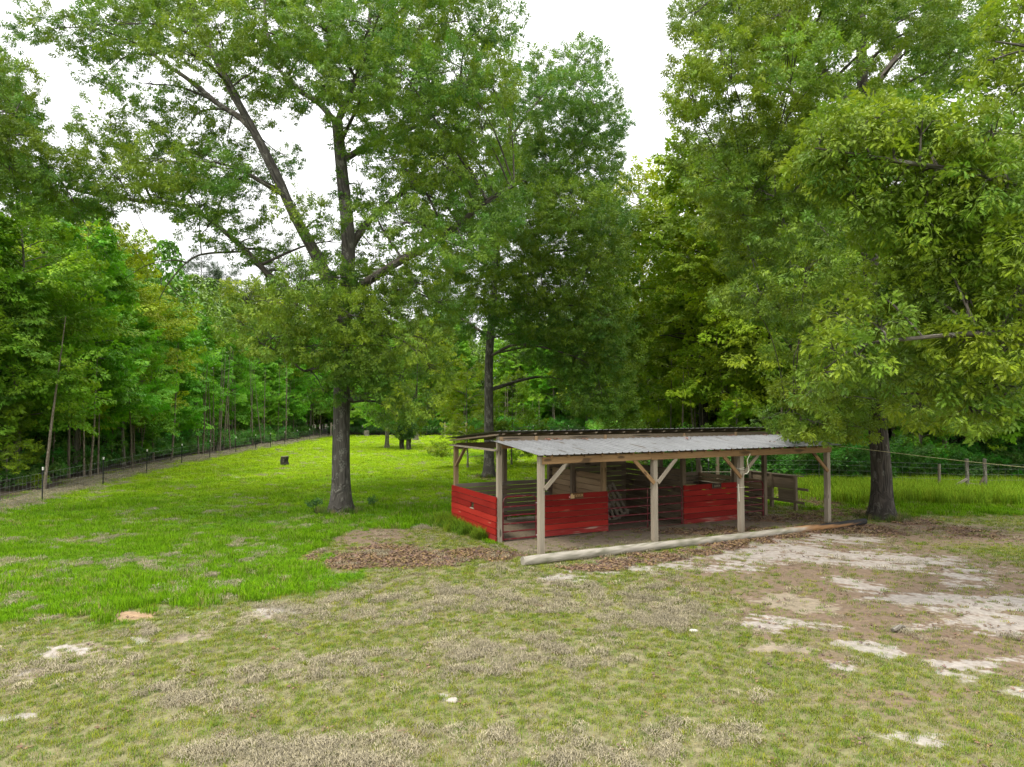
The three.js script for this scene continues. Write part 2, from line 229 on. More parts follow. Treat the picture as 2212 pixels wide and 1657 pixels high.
{
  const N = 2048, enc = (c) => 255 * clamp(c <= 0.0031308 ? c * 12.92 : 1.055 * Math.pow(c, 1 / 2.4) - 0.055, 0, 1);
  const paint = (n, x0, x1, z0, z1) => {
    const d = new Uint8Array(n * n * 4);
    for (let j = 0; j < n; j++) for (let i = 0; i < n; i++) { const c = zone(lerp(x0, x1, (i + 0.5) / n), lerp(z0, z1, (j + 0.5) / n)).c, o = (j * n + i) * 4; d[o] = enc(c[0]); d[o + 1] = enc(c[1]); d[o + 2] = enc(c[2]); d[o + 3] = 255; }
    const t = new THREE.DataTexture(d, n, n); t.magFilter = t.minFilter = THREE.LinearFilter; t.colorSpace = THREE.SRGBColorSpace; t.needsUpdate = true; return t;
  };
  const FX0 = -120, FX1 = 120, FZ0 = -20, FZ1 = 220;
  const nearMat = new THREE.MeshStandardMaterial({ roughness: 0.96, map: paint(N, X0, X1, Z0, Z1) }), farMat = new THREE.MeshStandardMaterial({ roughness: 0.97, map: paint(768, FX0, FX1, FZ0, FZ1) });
  nearMat.bumpMap = tex(512, 512, (u, v) => 0.5 * pn(u * 40, v * 40, 40, 40, 3) + 0.3 * pn(u * 110, v * 110, 110, 110, 4) + 0.2 * pn(u * 11, v * 11, 11, 11, 5), false, 14, 14); nearMat.bumpScale = 0.035;
  // one sheet: a fine patch where the camera looks closely, a coarse skirt to the horizon
  const p = [], uv = [], idx = [], groups = [];
  const sheet = (xs, zs, f, skip) => { const b = p.length / 3, w = xs.length; for (const zf of zs) for (const x of xs) { p.push(x, x >= X0 && x <= X1 && zf >= Z0 && zf <= Z1 ? hgt(x, -zf) * Math.min(1, (x - X0) / 2, (X1 - x) / 2, (zf - Z0) / 2, (Z1 - zf) / 2) : 0, -zf); uv.push(...f(x, zf)); } for (let j = 0; j < zs.length - 1; j++) for (let i = 0; i < w - 1; i++) { if (skip && skip(xs[i], xs[i + 1], zs[j], zs[j + 1])) continue; const a = b + j * w + i; idx.push(a, a + 1, a + w, a + 1, a + w + 1, a + w); } };
  const range = (a, b, n) => Array.from({ length: n + 1 }, (_, i) => lerp(a, b, i / n));
  sheet(range(X0, X1, 180), range(Z0, Z1, 180), (x, z) => [(x - X0) / (X1 - X0), (z - Z0) / (Z1 - Z0)]); groups.push([0, idx.length, 0]); const at0 = idx.length;
  sheet([-400, -120, ...range(X0, X1, 1), 120, 400], [-60, ...range(Z0, Z1, 1), 120, 220, 500], (x, z) => [(x - FX0) / (FX1 - FX0), (z - FZ0) / (FZ1 - FZ0)], (a, b, c, e) => a >= X0 && b <= X1 && c >= Z0 && e <= Z1); groups.push([at0, idx.length - at0, 1]);
  const g = new THREE.BufferGeometry(); g.setAttribute('position', new THREE.Float32BufferAttribute(p, 3)); g.setAttribute('uv', new THREE.Float32BufferAttribute(uv, 2)); g.setIndex(idx); g.computeVertexNormals(); for (const q of groups) g.addGroup(...q);
  const m = new THREE.Mesh(g, [nearMat, farMat]); m.name = 'ground'; m.receiveShadow = true; tag(m, 'grassy yard and pasture with straw, bare sand and brown dirt patches', 'ground', null, 'structure'); scene.add(m);
}

// ------------------------------------------------------------------ grass, straw, fallen leaves
function instanced(name, geo, mat, list, parent) { // list of [matrix, color]
  const m = new THREE.InstancedMesh(geo, mat, list.length), c = new THREE.Color();
  list.forEach(([q, k], i) => { m.setMatrixAt(i, q); m.setColorAt(i, c.setRGB(...k)); });
  m.name = name; m.castShadow = m.receiveShadow = true; if (parent) m.userData.kind = 'stuff'; (parent ?? scene).add(m); return m;
}
const place = (() => { const e = new THREE.Euler(), q = new THREE.Quaternion(), p = V3(), s = V3(); return (x, y, z, rx, ry, rz, sx, sy, sz) => new THREE.Matrix4().compose(p.set(x, y, z), q.setFromEuler(e.set(rx, ry, rz)), s.set(sx, sy ?? sx, sz ?? sx)); })();
function tuftGeo(seed, blades, spread, h, w, lean) {
  const r = rng(seed), b = new MB();
  for (let k = 0; k < blades; k++) {
    const a = r() * 6.283, d = Math.sqrt(r()) * spread, x = Math.cos(a) * d, z = Math.sin(a) * d, fa = r() * 6.283, hh = h * (0.5 + 0.7 * r()), ln = lean * (0.3 + r()) * hh, lx = Math.cos(fa) * ln, lz = Math.sin(fa) * ln, wx = -Math.sin(fa) * w * (0.6 + 0.7 * r()), wz = Math.cos(fa) * w, t = 0.8 + 0.4 * r(), c = [t * (0.9 + 0.25 * r()), t, t * (0.8 + 0.4 * r())];
    const n = V3(-Math.cos(fa) * 0.45, 0.85, -Math.sin(fa) * 0.45).normalize();
    const v0 = b.vert(V3(x - wx, 0, z - wz), n, 0, 0, c), v1 = b.vert(V3(x + wx, 0, z + wz), n, 1, 0, c), v2 = b.vert(V3(x + lx * 0.35 - wx * 0.8, hh * 0.62, z + lz * 0.35 - wz * 0.8), n, 0, 0.6, c), v3 = b.vert(V3(x + lx * 0.35 + wx * 0.8, hh * 0.62, z + lz * 0.35 + wz * 0.8), n, 1, 0.6, c), v4 = b.vert(V3(x + lx, hh * 0.95, z + lz), n, 0.5, 1, c);
    b.i.push(v0, v1, v2, v1, v3, v2, v2, v3, v4);
  }
  return b.geo();
}
function wispGeo(seed, n, spread, len) { // dry mown stalks lying about
  const r = rng(seed), b = new MB();
  for (let k = 0; k < n; k++) {
    const a = r() * 6.283, d = Math.sqrt(r()) * spread, x = Math.cos(a) * d, z = Math.sin(a) * d, f = r() * 6.283, l = len * (0.5 + r()), y = 0.006 + r() * 0.035, y2 = y + (r() - 0.45) * 0.05, t = 0.55 + 0.75 * r(), c = [t, t, t * (0.9 + 0.2 * r())], up = V3((r() - 0.5), 1, (r() - 0.5)).normalize(), wx = -Math.sin(f) * 0.0026, wz = Math.cos(f) * 0.0026, mx = x + Math.cos(f) * l * 0.5 + (r() - 0.5) * 0.03, mz = z + Math.sin(f) * l * 0.5 + (r() - 0.5) * 0.03, ex = x + Math.cos(f) * l, ez = z + Math.sin(f) * l;
    const v = [[x, y, z], [mx, Math.max(y, y2) + 0.012, mz], [ex, Math.max(0.004, y2), ez]].map(([X, Y, Q]) => [b.vert(V3(X - wx, Y, Q - wz), up, 0, 0, c), b.vert(V3(X + wx, Y, Q + wz), up, 1, 0, c)]);
    b.i.push(v[0][0], v[0][1], v[1][0], v[0][1], v[1][1], v[1][0], v[1][0], v[1][1], v[2][0], v[1][1], v[2][1], v[2][0]);
  }
  return b.geo();
}
function dryLeafGeo(seed, n, spread) { // a handful of curled brown oak leaves
  const r = rng(seed), b = new MB(), q = new THREE.Quaternion(), e = new THREE.Euler(), v = V3(), N = V3();
  const half = [[0, 0.02], [0.25, 0.22], [0.4, 0.12], [0.6, 0.28], [0.75, 0.12], [1, 0.01]];
  for (let k = 0; k < n; k++) {
    const a = r() * 6.283, d = Math.sqrt(r()) * spread, L = 0.06 + 0.06 * r(), o = V3(Math.cos(a) * d, 0.012 + r() * 0.045, Math.sin(a) * d), curl = (r() - 0.3) * 2.2, t = 0.6 + 0.7 * r(), c = [t, t * (0.85 + 0.25 * r()), t * (0.8 + 0.4 * r())];
    q.setFromEuler(e.set((r() - 0.5) * 1.3, r() * 6.283, (r() - 0.5) * 1.3)); N.set(0, 1, 0).applyQuaternion(q);
    let last = null;
    for (const [s, w] of half) { const row = [-1, 0, 1].map((g) => { v.set(g * w * L, (g ? 0.25 * w * L : 0) + curl * L * (s - 0.5) * (s - 0.5) * 0.9, (s - 0.5) * L).applyQuaternion(q).add(o); return b.vert(v, N, s, g, c); }); if (last) for (let g = 0; g < 2; g++) b.i.push(last[g], row[g], last[g + 1], last[g + 1], row[g], row[g + 1]); last = row; }
  }
  return b.geo();
}
const grassMat = new THREE.MeshPhysicalMaterial({ vertexColors: true, roughness: 1, specularIntensity: 0.12, transmission: 0.3, thickness: 0, side: THREE.DoubleSide });
const dryMat = new THREE.MeshStandardMaterial({ vertexColors: true, roughness: 0.95, side: THREE.DoubleSide });
const trunkSpots = []; // filled by the trees: [x, z, r]
function groundCover() {
  const r = rng(77), mow = [], lush = [], tall = [], straw = [], leaves = [];
  const inView = (x, zf) => Math.abs(x) < zf * 0.80 + 1.5;
  const ring = (d0, d1, density, sc) => {
    const n = Math.round(density * 1.6 * (d1 * d1 - d0 * d0) / 2);
    for (let k = 0; k < n; k++) {
      const zf = Math.sqrt(lerp(d0 * d0, d1 * d1, r())), x = (r() * 2 - 1) * (zf * 0.80 + 0.5), a = r(), b = r(), c = r(), t = r() * 6.283, z = zone(x, zf); if (!inView(x, zf)) continue;
      const y = zf < Z1 && Math.abs(x) < 25 ? hgt(x, -zf) : 0, j = 0.72 + 0.56 * r(), hue = r();
      if (a < z.grass) {
        if (z.tall > 0.3 && b < 0.75) { const k2 = 0.7 + 0.6 * r(); tall.push([place(x, y - 0.02, -zf, 0, t, 0, 1.1 * sc, k2), [0.21 * j + 0.07 * hue, 0.37 * j + 0.02, 0.02 * j]]); }
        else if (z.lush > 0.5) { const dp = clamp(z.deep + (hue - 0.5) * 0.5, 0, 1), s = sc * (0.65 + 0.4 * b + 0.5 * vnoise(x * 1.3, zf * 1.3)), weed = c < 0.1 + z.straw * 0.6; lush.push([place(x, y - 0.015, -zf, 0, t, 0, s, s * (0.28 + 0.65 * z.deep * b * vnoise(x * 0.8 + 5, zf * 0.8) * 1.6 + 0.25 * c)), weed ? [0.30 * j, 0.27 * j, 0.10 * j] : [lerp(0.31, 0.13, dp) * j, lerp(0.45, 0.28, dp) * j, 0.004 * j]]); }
        else { const s = sc * (0.7 + 0.5 * b), dry = c < 0.36 + z.straw * 0.5; mow.push([place(x, y - 0.012, -zf, 0, t, 0, s, s * (0.6 + 0.7 * c)), dry ? [0.30 * j, 0.26 * j, 0.14 * j] : [lerp(0.11, 0.26, hue) * j, lerp(0.20, 0.28, hue) * j, 0.025 * j]]); }
      } else if (b < z.straw * 0.7 && z.woods < 0.5) { const s = sc * (0.8 + 0.6 * c); straw.push([place(x, y, -zf, 0, t, 0, s, s * 1.2), [0.31 * j, 0.27 * j, 0.17 * j]]); }
      if (c < z.litter * 0.6 || (z.litter < 0.1 && z.lush < 0.6 && z.woods < 0.3 && c < 0.004 + z.bare * 0.01)) { const w = r(); leaves.push([place(x, y, -zf, 0, t * 1.7, 0, z.litter < 0.1 ? 0.6 : 0.7 + 0.25 * w), [lerp(0.16, 0.27, w) * j, lerp(0.105, 0.17, w) * j, lerp(0.065, 0.105, r()) * j]]); }
    }
  };
  ring(6.8, 13, 330, 0.85); ring(13, 22, 190, 1.0); ring(22, 36, 75, 1.2); ring(36, 62, 24, 1.6); ring(62, 96, 9, 2.2);
  tag(instanced('mown_grass', tuftGeo(1, 26, 0.085, 0.055, 0.0034, 0.9), grassMat, mow), 'short mown grass and pale stubble over the near yard', 'grass', null, 'stuff');
  tag(instanced('pasture_grass', tuftGeo(2, 30, 0.11, 0.12, 0.0042, 0.8), grassMat, lush), 'longer bright green pasture grass beyond the mown yard', 'grass', null, 'stuff');
  tag(instanced('tall_grass', tuftGeo(3, 26, 0.16, 0.5, 0.006, 0.35), grassMat, tall), 'tall seeding grass in the strip behind the oak at the right', 'grass', null, 'stuff');
  tag(instanced('dry_clippings', wispGeo(4, 60, 0.13, 0.042), dryMat, straw), 'dry straw-coloured grass clippings lying over the yard', 'clippings', null, 'stuff');
  tag(instanced('fallen_leaves', dryLeafGeo(5, 9, 0.15), dryMat, leaves), 'drifts of reddish brown fallen leaves along the log and beside the barn', 'fallen leaves', null, 'stuff');
  // rank grass against the barn's red end wall and round the trunks
  const rank = [];
  for (let k = 0; k < 330; k++) { const v = 0.5 + r() * 3.4, p = barnPoint(-0.12 - r() * r() * (v > 1.2 ? 0.75 : 0.45), v < 1.9 ? v : v, 0), j = 0.6 + 0.6 * r(), s = 0.7 + 0.5 * r(); if (v > 1.0 && v < 1.35) continue; rank.push([place(p.x, 0, p.z, 0, r() * 6.283, 0, s, s * (v > 1.9 ? 0.7 : 0.6) * (0.5 + 0.7 * r())), [(0.11 + 0.08 * r()) * j, 0.25 * j, 0.012 * j]]); }
  for (const [x, z, R] of trunkSpots) for (let k = 0; k < 46; k++) { const a = r() * 6.283, d = R * (0.95 + 0.7 * r()), j = 0.6 + 0.6 * r(); rank.push([place(x + Math.cos(a) * d, 0, z + Math.sin(a) * d, 0, a, 0, 0.7, 0.35 + 0.25 * r()), r() < 0.4 ? [0.26 * j, 0.23 * j, 0.1 * j] : [0.09 * j, 0.17 * j, 0.02 * j]]); }
  tag(instanced('rank_grass', tuftGeo(6, 30, 0.13, 0.5, 0.005, 0.55), grassMat, rank), 'rank green grass tufts against the red end wall and tree feet', 'grass', null, 'stuff');
}

// ------------------------------------------------------------------ foliage pieces
const lobed = [[0, 0.012, 0.012], [0.16, 0.025, 0.025], [0.28, 0.2, 0.16], [0.36, 0.06, 0.08], [0.5, 0.27, 0.24], [0.58, 0.08, 0.08], [0.74, 0.19, 0.2], [0.82, 0.06, 0.05], [1, 0.008, 0.008]], plain = [[0, 0.015, 0.015], [0.3, 0.26, 0.26], [0.62, 0.25, 0.25], [1, 0.01, 0.01]];
function leaf(b, o, dir, up, L, outline, droop, fold, c) { // midrib along dir, blade facing up
  const sd = V3().crossVectors(dir, up).normalize(), nn = V3().crossVectors(sd, dir).normalize(); let last = null;
  for (const [s, wl, wr] of outline) {
    const m = o.clone().addScaledVector(dir, s * L).addScaledVector(nn, -droop * L * s * s), row = [[-wl, 1], [0, 0], [wr, 1]].map(([w, e]) => { const n = nn.clone().addScaledVector(sd, -Math.sign(w) * fold * 0.9).addScaledVector(dir, droop * s).normalize(); return b.vert(m.clone().addScaledVector(sd, w * L).addScaledVector(nn, e * fold * Math.abs(w) * L), n, s, w, c); });
    if (last) for (let g = 0; g < 2; g++) b.i.push(last[g], last[g + 1], row[g], last[g + 1], row[g + 1], row[g]); last = row;
  }
}
// a twig along +y (its upper side towards +z) with a rosette of leaves near its end
function sprayGeo(seed, { leaves, L, twig, outline, droop, spread }) {
  const r = rng(seed), b = new MB(), bc = [0.9, 0.75, 0.55];
  const pts = [V3(0, 0, 0), V3(0.02, twig * 0.5, 0.02), V3(0, twig, -0.02)]; b.tube(pts, [0.008, 0.006, 0.003], 3, bc, false);
  for (let k = 0; k < leaves; k++) {
    const s = 0.25 + 0.8 * Math.sqrt(r()), a = k * 2.4 + r() * 0.9, off = spread * 0.16 * r(), o = V3(Math.cos(a) * off, s * twig, Math.sin(a) * off * 0.7), dir = V3(Math.cos(a) * (0.5 + r()), 0.8 - 1.3 * r() * r(), Math.sin(a) * (0.4 + 0.7 * r()) - 0.35 * r()).normalize(), up = V3((r() - 0.5) * 1.3, (r() - 0.5) * 1.1, 0.9).normalize(), t = 0.75 + 0.5 * r(), y = r();
    leaf(b, o, dir, up, L * (0.7 + 0.5 * r()), outline, droop * (0.4 + r()), 0.25, [t * (0.9 + 0.3 * y), t, t * (1 - 0.4 * y)]);
  }
  return b.geo();
}
// a flat layered bough along +y with side twigs and many small leaves
function boughGeo(seed, { len, leaves, L, width, outline = plain, droop = 0.25, needle = false }) {
  const r = rng(seed), b = new MB(), bc = [0.7, 0.6, 0.5]; b.tube([V3(0, 0, 0), V3(0, len * 0.5, 0.05), V3(0, len, -0.03)], [0.014, 0.010, 0.004], 3, bc, false);
  for (let k = 0; k < leaves; k++) {
    const s = 0.08 + 0.95 * Math.sqrt(r()), side = r() * 2 - 1, wd = width * Math.sin(Math.PI * Math.min(1, s * 0.8 + 0.15)), o = V3(side * wd, s * len + (r() - 0.5) * 0.1 - Math.abs(side) * 0.12, (r() - 0.5) * 0.16 - droop * s * s * 0.3 - Math.abs(side) * 0.08), dir = V3(side * 1.1 + (r() - 0.5) * 1.2, 0.55 + (r() - 0.5) * 1.1, (r() - 0.6) * 0.8).normalize(), up = V3((r() - 0.5) * 0.9, (r() - 0.5) * 0.9, 1).normalize(), t = 0.7 + 0.6 * r(), y = r();
    leaf(b, o, dir, up, L * (0.65 + 0.7 * r()), outline, droop, 0.2, [t * (0.85 + 0.35 * y), t, t * (1 - 0.4 * y)]);
  }
  return b.geo();
}
const needleOut = [[0, 0.02, 0.02], [1, 0.004, 0.004]];
function pineGeo(seed) { const r = rng(seed), b = new MB(); b.tube([V3(0, 0, 0), V3(0, 0.9, 0.1)], [0.015, 0.006], 3, [0.9, 0.7, 0.5], false); for (let t = 0; t < 9; t++) { const o = V3((r() - 0.5) * 0.5, 0.3 + 0.65 * r(), 0.1 + (r() - 0.5) * 0.25); for (let k = 0; k < 26; k++) { const d = V3(r() - 0.5, r() - 0.3, r() - 0.45).normalize(), c = 0.7 + 0.6 * r(); leaf(b, o, d, V3(r() - 0.5, r() - 0.5, 1).normalize(), 0.2 + 0.1 * r(), needleOut, 0.1, 0, [c, c, c]); } } return b.geo(); }
const GEO = {
  oak: sprayGeo(101, { leaves: 34, L: 0.125, twig: 0.34, outline: lobed, droop: 0.45, spread: 0.9 }),
  nearOak: sprayGeo(102, { leaves: 24, L: 0.135, twig: 0.34, outline: lobed, droop: 0.35, spread: 1.0 }),
  broadA: boughGeo(103, { len: 1.5, leaves: 95, L: 0.15, width: 0.5 }), broadB: boughGeo(104, { len: 1.3, leaves: 80, L: 0.17, width: 0.55, droop: 0.4 }), small: boughGeo(105, { len: 0.9, leaves: 90, L: 0.095, width: 0.36 }), pine: pineGeo(106),
};
const basis = new THREE.Matrix4(), bx = V3(), by = V3(), bz = V3();
function orient(pos, dir, s, roll = 0, sy = s) { // +y along dir, +z as near to up as can be
  by.copy(dir).normalize(); bz.set(0, 1, 0).addScaledVector(by, -by.y); if (bz.lengthSq() < 1e-3) bz.set(1, 0, 0); bz.normalize(); bx.crossVectors(by, bz);
  if (roll) { const c = Math.cos(roll), q = Math.sin(roll), ox = bx.clone(); bx.multiplyScalar(c).addScaledVector(bz, q); bz.multiplyScalar(c).addScaledVector(ox, -q); }
  return new THREE.Matrix4().makeBasis(bx.clone().multiplyScalar(s), by.clone().multiplyScalar(sy), bz.clone().multiplyScalar(s)).setPosition(pos);
}

// ------------------------------------------------------------------ the large oaks, limb by limb and clump by clump
function clumpTree(o, { d, base, xc, R, limbs, clumps, geo, per, size, hue, seed, trunkMat = M.oakBark, limbMat = M.limbBark, leaf: lm, sides = 12, shell = 0.45 }) {
  const r = rng(seed), B = o.position, nodes = [], trunk = new MB(), branch = new MB(), list = [];
  limbs.forEach(({ pts, rad, t, tr }) => {
    const P = pts.map(([x, y, dz = 0]) => at(x, y, d + dz).sub(B)), flare = t ? 1 : 0;
    if (flare) P[0].y = -0.15;
    const curve = spline(P, P.length * (flare ? 9 : 6)), total = curve.length - 1;
    const rr = (s) => { const base = lerp(rad[0], rad[1], Math.pow(s, 0.85)); return flare ? (a) => { const h = curve[Math.round(s * total)].y, f = Math.exp(-Math.max(h, 0) / 0.42) * 0.75; return base * (1 + f * (0.72 + 0.28 * Math.cos(a * 5 + seed)) + 0.035 * Math.cos(a * 3 + s * 20) + 0.03 * Math.cos(a * 7 - s * 31)); } : base * (1 + 0.08 * Math.sin(s * 23 + seed)); };
    (flare || tr ? trunk : branch).tube(curve, rr, flare ? 20 : 8, null, true);
    curve.forEach((p, k) => { if (!flare || p.y > 4) nodes.push([p, lerp(rad[0], rad[1], k / total)]); });
  });
  for (const [x, y, rx, ry, n = 1, dz] of clumps) for (let k = 0; k < n; k++) {
    const lat = (x - xc) / FV * d, half = Math.sqrt(Math.max(2, R * R - lat * lat)) * 0.8, z = dz !== undefined ? dz + (k - (n - 1) / 2) * 2.2 : n > 1 ? lerp(-half, half, (k + 0.15 + 0.7 * r()) / n) : (r() * 2 - 1) * half * 0.7;
    const dd = d + z, c = at(x + (k ? (r() - 0.5) * rx * 0.5 : 0), y + (k ? (r() - 0.5) * ry * 0.5 : 0), dd).sub(B), RX = rx / FV * dd, RY = ry / FV * dd, RZ = (RX + RY) * 0.55;
    let best = nodes[0], bd = 1e9; for (const q of nodes) { const e = q[0].distanceTo(c) + Math.max(0, q[0].y - c.y) * 0.4; if (e < bd) { bd = e; best = q; } }
    const mid = best[0].clone().lerp(c, 0.5); mid.y += bd * 0.10; mid.x += (r() - 0.5) * bd * 0.2; mid.z += (r() - 0.5) * bd * 0.2;
    const br = Math.min(best[1] * 0.6, 0.025 + bd * 0.012); branch.tube(spline([best[0], mid, c], 7), (s) => lerp(br, 0.014, s), 5, null, false);
    for (let t = 0; t < 6; t++) { const e = V3((r() * 2 - 1) * RX, (r() * 1.6 - 0.8) * RY, (r() * 2 - 1) * RZ).multiplyScalar(0.75).add(c); branch.tube([c.clone().lerp(mid, r() * 0.5), c.clone().lerp(e, 0.5).add(V3(0, 0.08, 0)), e], [0.014, 0.010, 0.004], 3, null, false); }
    const count = Math.round(per * RX * RY * (0.8 + 0.4 * r())), tone = 0.85 + 0.3 * r(), yel = r();
    for (let q = 0; q < count; q++) {
      const v = V3(r() * 2 - 1, r() * 2 - 1, r() * 2 - 1); if (v.lengthSq() > 1 || v.lengthSq() < 0.02) { q--; continue; }
      const u = v.clone().normalize(), rad = lerp(v.length(), 0.95, shell * r()), lump = 0.78 + 0.42 * vnoise(u.x * 3 + x, u.y * 3 + u.z * 2.3 + y), p = V3(u.x * RX, u.y * RY, u.z * RZ).multiplyScalar(rad * lump).add(c), dir = u.clone().multiplyScalar(0.9).add(V3((r() - 0.5) * 0.9, -0.25 - 0.35 * r(), (r() - 0.5) * 0.9));
      const j = tone * (0.8 + 0.4 * r()), w = clamp(hue + (yel - 0.5) * 0.5 + (r() - 0.5) * 0.5, 0, 1);
      list.push([orient(p, dir, size * (0.8 + 0.45 * r()), (r() - 0.5) * 1.2), [lerp(0.10, 0.27, w) * j, lerp(0.235, 0.35, w) * j, lerp(0.026, 0.013, w) * j]]);
    }
  }
  part('trunk', trunk.geo(), trunkMat, o); part('limbs', branch.geo(), limbMat, o);
  instanced('crown', geo, lm ?? leafMat(), list, o);
  trunkSpots.push([B.x, B.z, limbs[0].rad[0] * 1.5]);
  return list.length;
}
const rows = (...a) => a; // one row per clump: x, y, half width, half height, how many behind one another, depth offset
{
  const p = ground(735, 1106), o = thing('oak_tree', 'huge spreading oak with forked limbs and lichen-spotted trunk left of the barn', 'tree', [p.x, 0, p.z]);
  const T = (pts, r0, r1, extra) => ({ pts, rad: [r0, r1], ...extra });
  clumpTree(o, { d: -p.z, xc: 690, R: 9, geo: GEO.oak, per: 96, size: 0.9, hue: 0.38, seed: 5, limbs: [
    T([[735, 1106], [737, 990], [737, 860], [742, 700], [752, 560], [747, 450], [735, 340], [728, 262]], 0.355, 0.2, { t: 1 }),
    T([[742, 690, 0], [690, 566, -0.6], [633, 461, -1], [602, 391, -1.2], [547, 281, -1.4], [508, 211, -1.4], [477, 149, -1.2], [422, 39, -1], [395, -40, -1]], 0.24, 0.09, { tr: 1 }),
    T([[548, 283, -1.4], [524, 258, -0.6], [469, 223, 0.4], [407, 172, 1], [340, 125, 1.5], [289, 78, 1.8], [200, 50, 2]], 0.15, 0.05),
    T([[730, 690, 0.1], [660, 650, 0.8], [586, 598, 1.4], [508, 520, 2], [410, 450, 2.4], [289, 432, 2.5], [203, 420, 2.4], [130, 400, 2.2]], 0.17, 0.05),
    T([[749, 545, 0], [800, 473, 0.8], [866, 418, 1.4], [930, 360, 1.8], [1010, 300, 2]], 0.17, 0.06),
    T([[740, 660, 0], [780, 618, -0.8], [858, 567, -1.6], [936, 524, -2.2], [999, 477, -2.6], [1053, 434, -2.8], [1110, 400, -3]], 0.2, 0.06),
    T([[735, 350, 0], [811, 305, 0.6], [897, 273, 1.2], [980, 210, 1.6], [1040, 120, 1.8]], 0.13, 0.05),
    T([[728, 268, 0], [690, 225, 0.6], [640, 190, 1.2], [590, 130, 1.5], [575, 60, 1.8], [570, -40, 2]], 0.13, 0.05),
    T([[728, 266, 0], [760, 190, -0.4], [790, 110, -0.8], [800, 20, -1]], 0.14, 0.06),
    T([[520, 543, 1.7], [430, 551, 0.6], [403, 567, 0.4], [363, 612, 0.2], [344, 645, 0.2]], 0.05, 0.012), T([[403, 567, 0.4], [380, 562, 0.2], [320, 572, 0], [270, 600, 0]], 0.03, 0.008), T([[363, 612, 0.2], [390, 640, 0.1], [420, 632, 0]], 0.02, 0.006),
    T([[738, 770, 0], [690, 790, -1], [655, 800, -1.8], [620, 770, -2.2], [560, 740, -2.5]], 0.07, 0.02), T([[740, 745, 0], [800, 720, -1], [860, 730, -1.8], [900, 760, -2.2]], 0.08, 0.02),
  ], clumps: rows(
    [60, 40, 46, 36], [120, 60, 60, 40], [190, 75, 66, 44], [270, 50, 86, 52, 2], [370, 50, 86, 56, 2], [470, 60, 86, 60, 2], [580, 50, 86, 56, 2], [690, 55, 86, 62, 3], [800, 60, 90, 62, 3], [905, 60, 86, 60, 3], [1000, 45, 70, 52, 2], [1075, 40, 52, 46, 2], [1060, 85, 40, 22], [250, -30, 90, 50], [370, -40, 90, 50], [490, -50, 90, 50, 2], [610, -60, 90, 60, 2], [740, -70, 90, 60, 2], [870, -60, 90, 60, 2], [980, -50, 80, 50, 2],
    [235, 150, 62, 40], [310, 180, 76, 44], [400, 110, 70, 50], [430, 200, 76, 50], [560, 150, 76, 56, 2], [660, 170, 80, 54, 2], [770, 170, 86, 60, 3], [880, 170, 86, 62, 3], [985, 160, 76, 58, 3], [1060, 180, 56, 50, 2],
    [230, 262, 62, 44], [310, 280, 76, 48], [400, 280, 76, 48], [490, 300, 60, 36], [590, 240, 50, 34], [770, 270, 70, 46], [850, 260, 80, 52, 2], [940, 265, 80, 60, 3], [1030, 270, 70, 56, 2],
    [160, 330, 62, 42], [250, 370, 90, 44, 2], [350, 350, 86, 46, 2], [450, 360, 80, 48, 2], [540, 370, 60, 44], [90, 360, 66, 44, 2], [150, 420, 76, 44, 2], [60, 420, 60, 40], [230, 420, 60, 32], [190, 460, 50, 20], [610, 340, 40, 30], [640, 440, 44, 30], [330, 425, 60, 22], [430, 430, 80, 36, 2], [510, 460, 66, 42], [450, 490, 60, 32], [570, 520, 64, 36], [610, 570, 50, 30], [520, 540, 40, 22],
    [690, 470, 50, 34], [720, 520, 50, 36], [780, 400, 50, 40], [860, 350, 70, 46, 2], [950, 350, 76, 50, 3], [1040, 360, 76, 50, 2], [800, 530, 56, 34], [870, 480, 76, 42, 2], [960, 440, 86, 52, 3], [1050, 440, 76, 50, 2], [1000, 520, 76, 44, 2], [930, 560, 66, 36], [850, 590, 60, 32], [800, 440, 40, 24],
    [650, 600, 56, 36, 2], [720, 600, 66, 44, 2, -1.2], [800, 620, 66, 40, 2, -0.8], [580, 650, 60, 34, 2], [660, 670, 76, 44, 2, -1.5], [750, 680, 80, 50, 3, -1.2], [840, 670, 70, 46, 2, -1], [530, 640, 46, 26], [520, 700, 56, 26, 1, -2], [590, 730, 76, 34, 2, -2], [680, 745, 66, 36, 2, -1.6], [760, 760, 66, 44, 2, -1.6], [840, 755, 66, 44, 2, -1.4], [910, 740, 56, 36, 2], [790, 820, 60, 36, 1, -1.6], [860, 820, 66, 40, 2, -1.2], [700, 850, 34, 24, 1, -1.4], [840, 875, 50, 30, 1, -1], [900, 860, 56, 36, 2], [930, 800, 50, 34], [720, 800, 40, 24, 1, -1.8], [870, 910, 40, 18], [960, 660, 50, 40], [900, 620, 56, 36, 2]) });
  // grey lichen on the bark
}
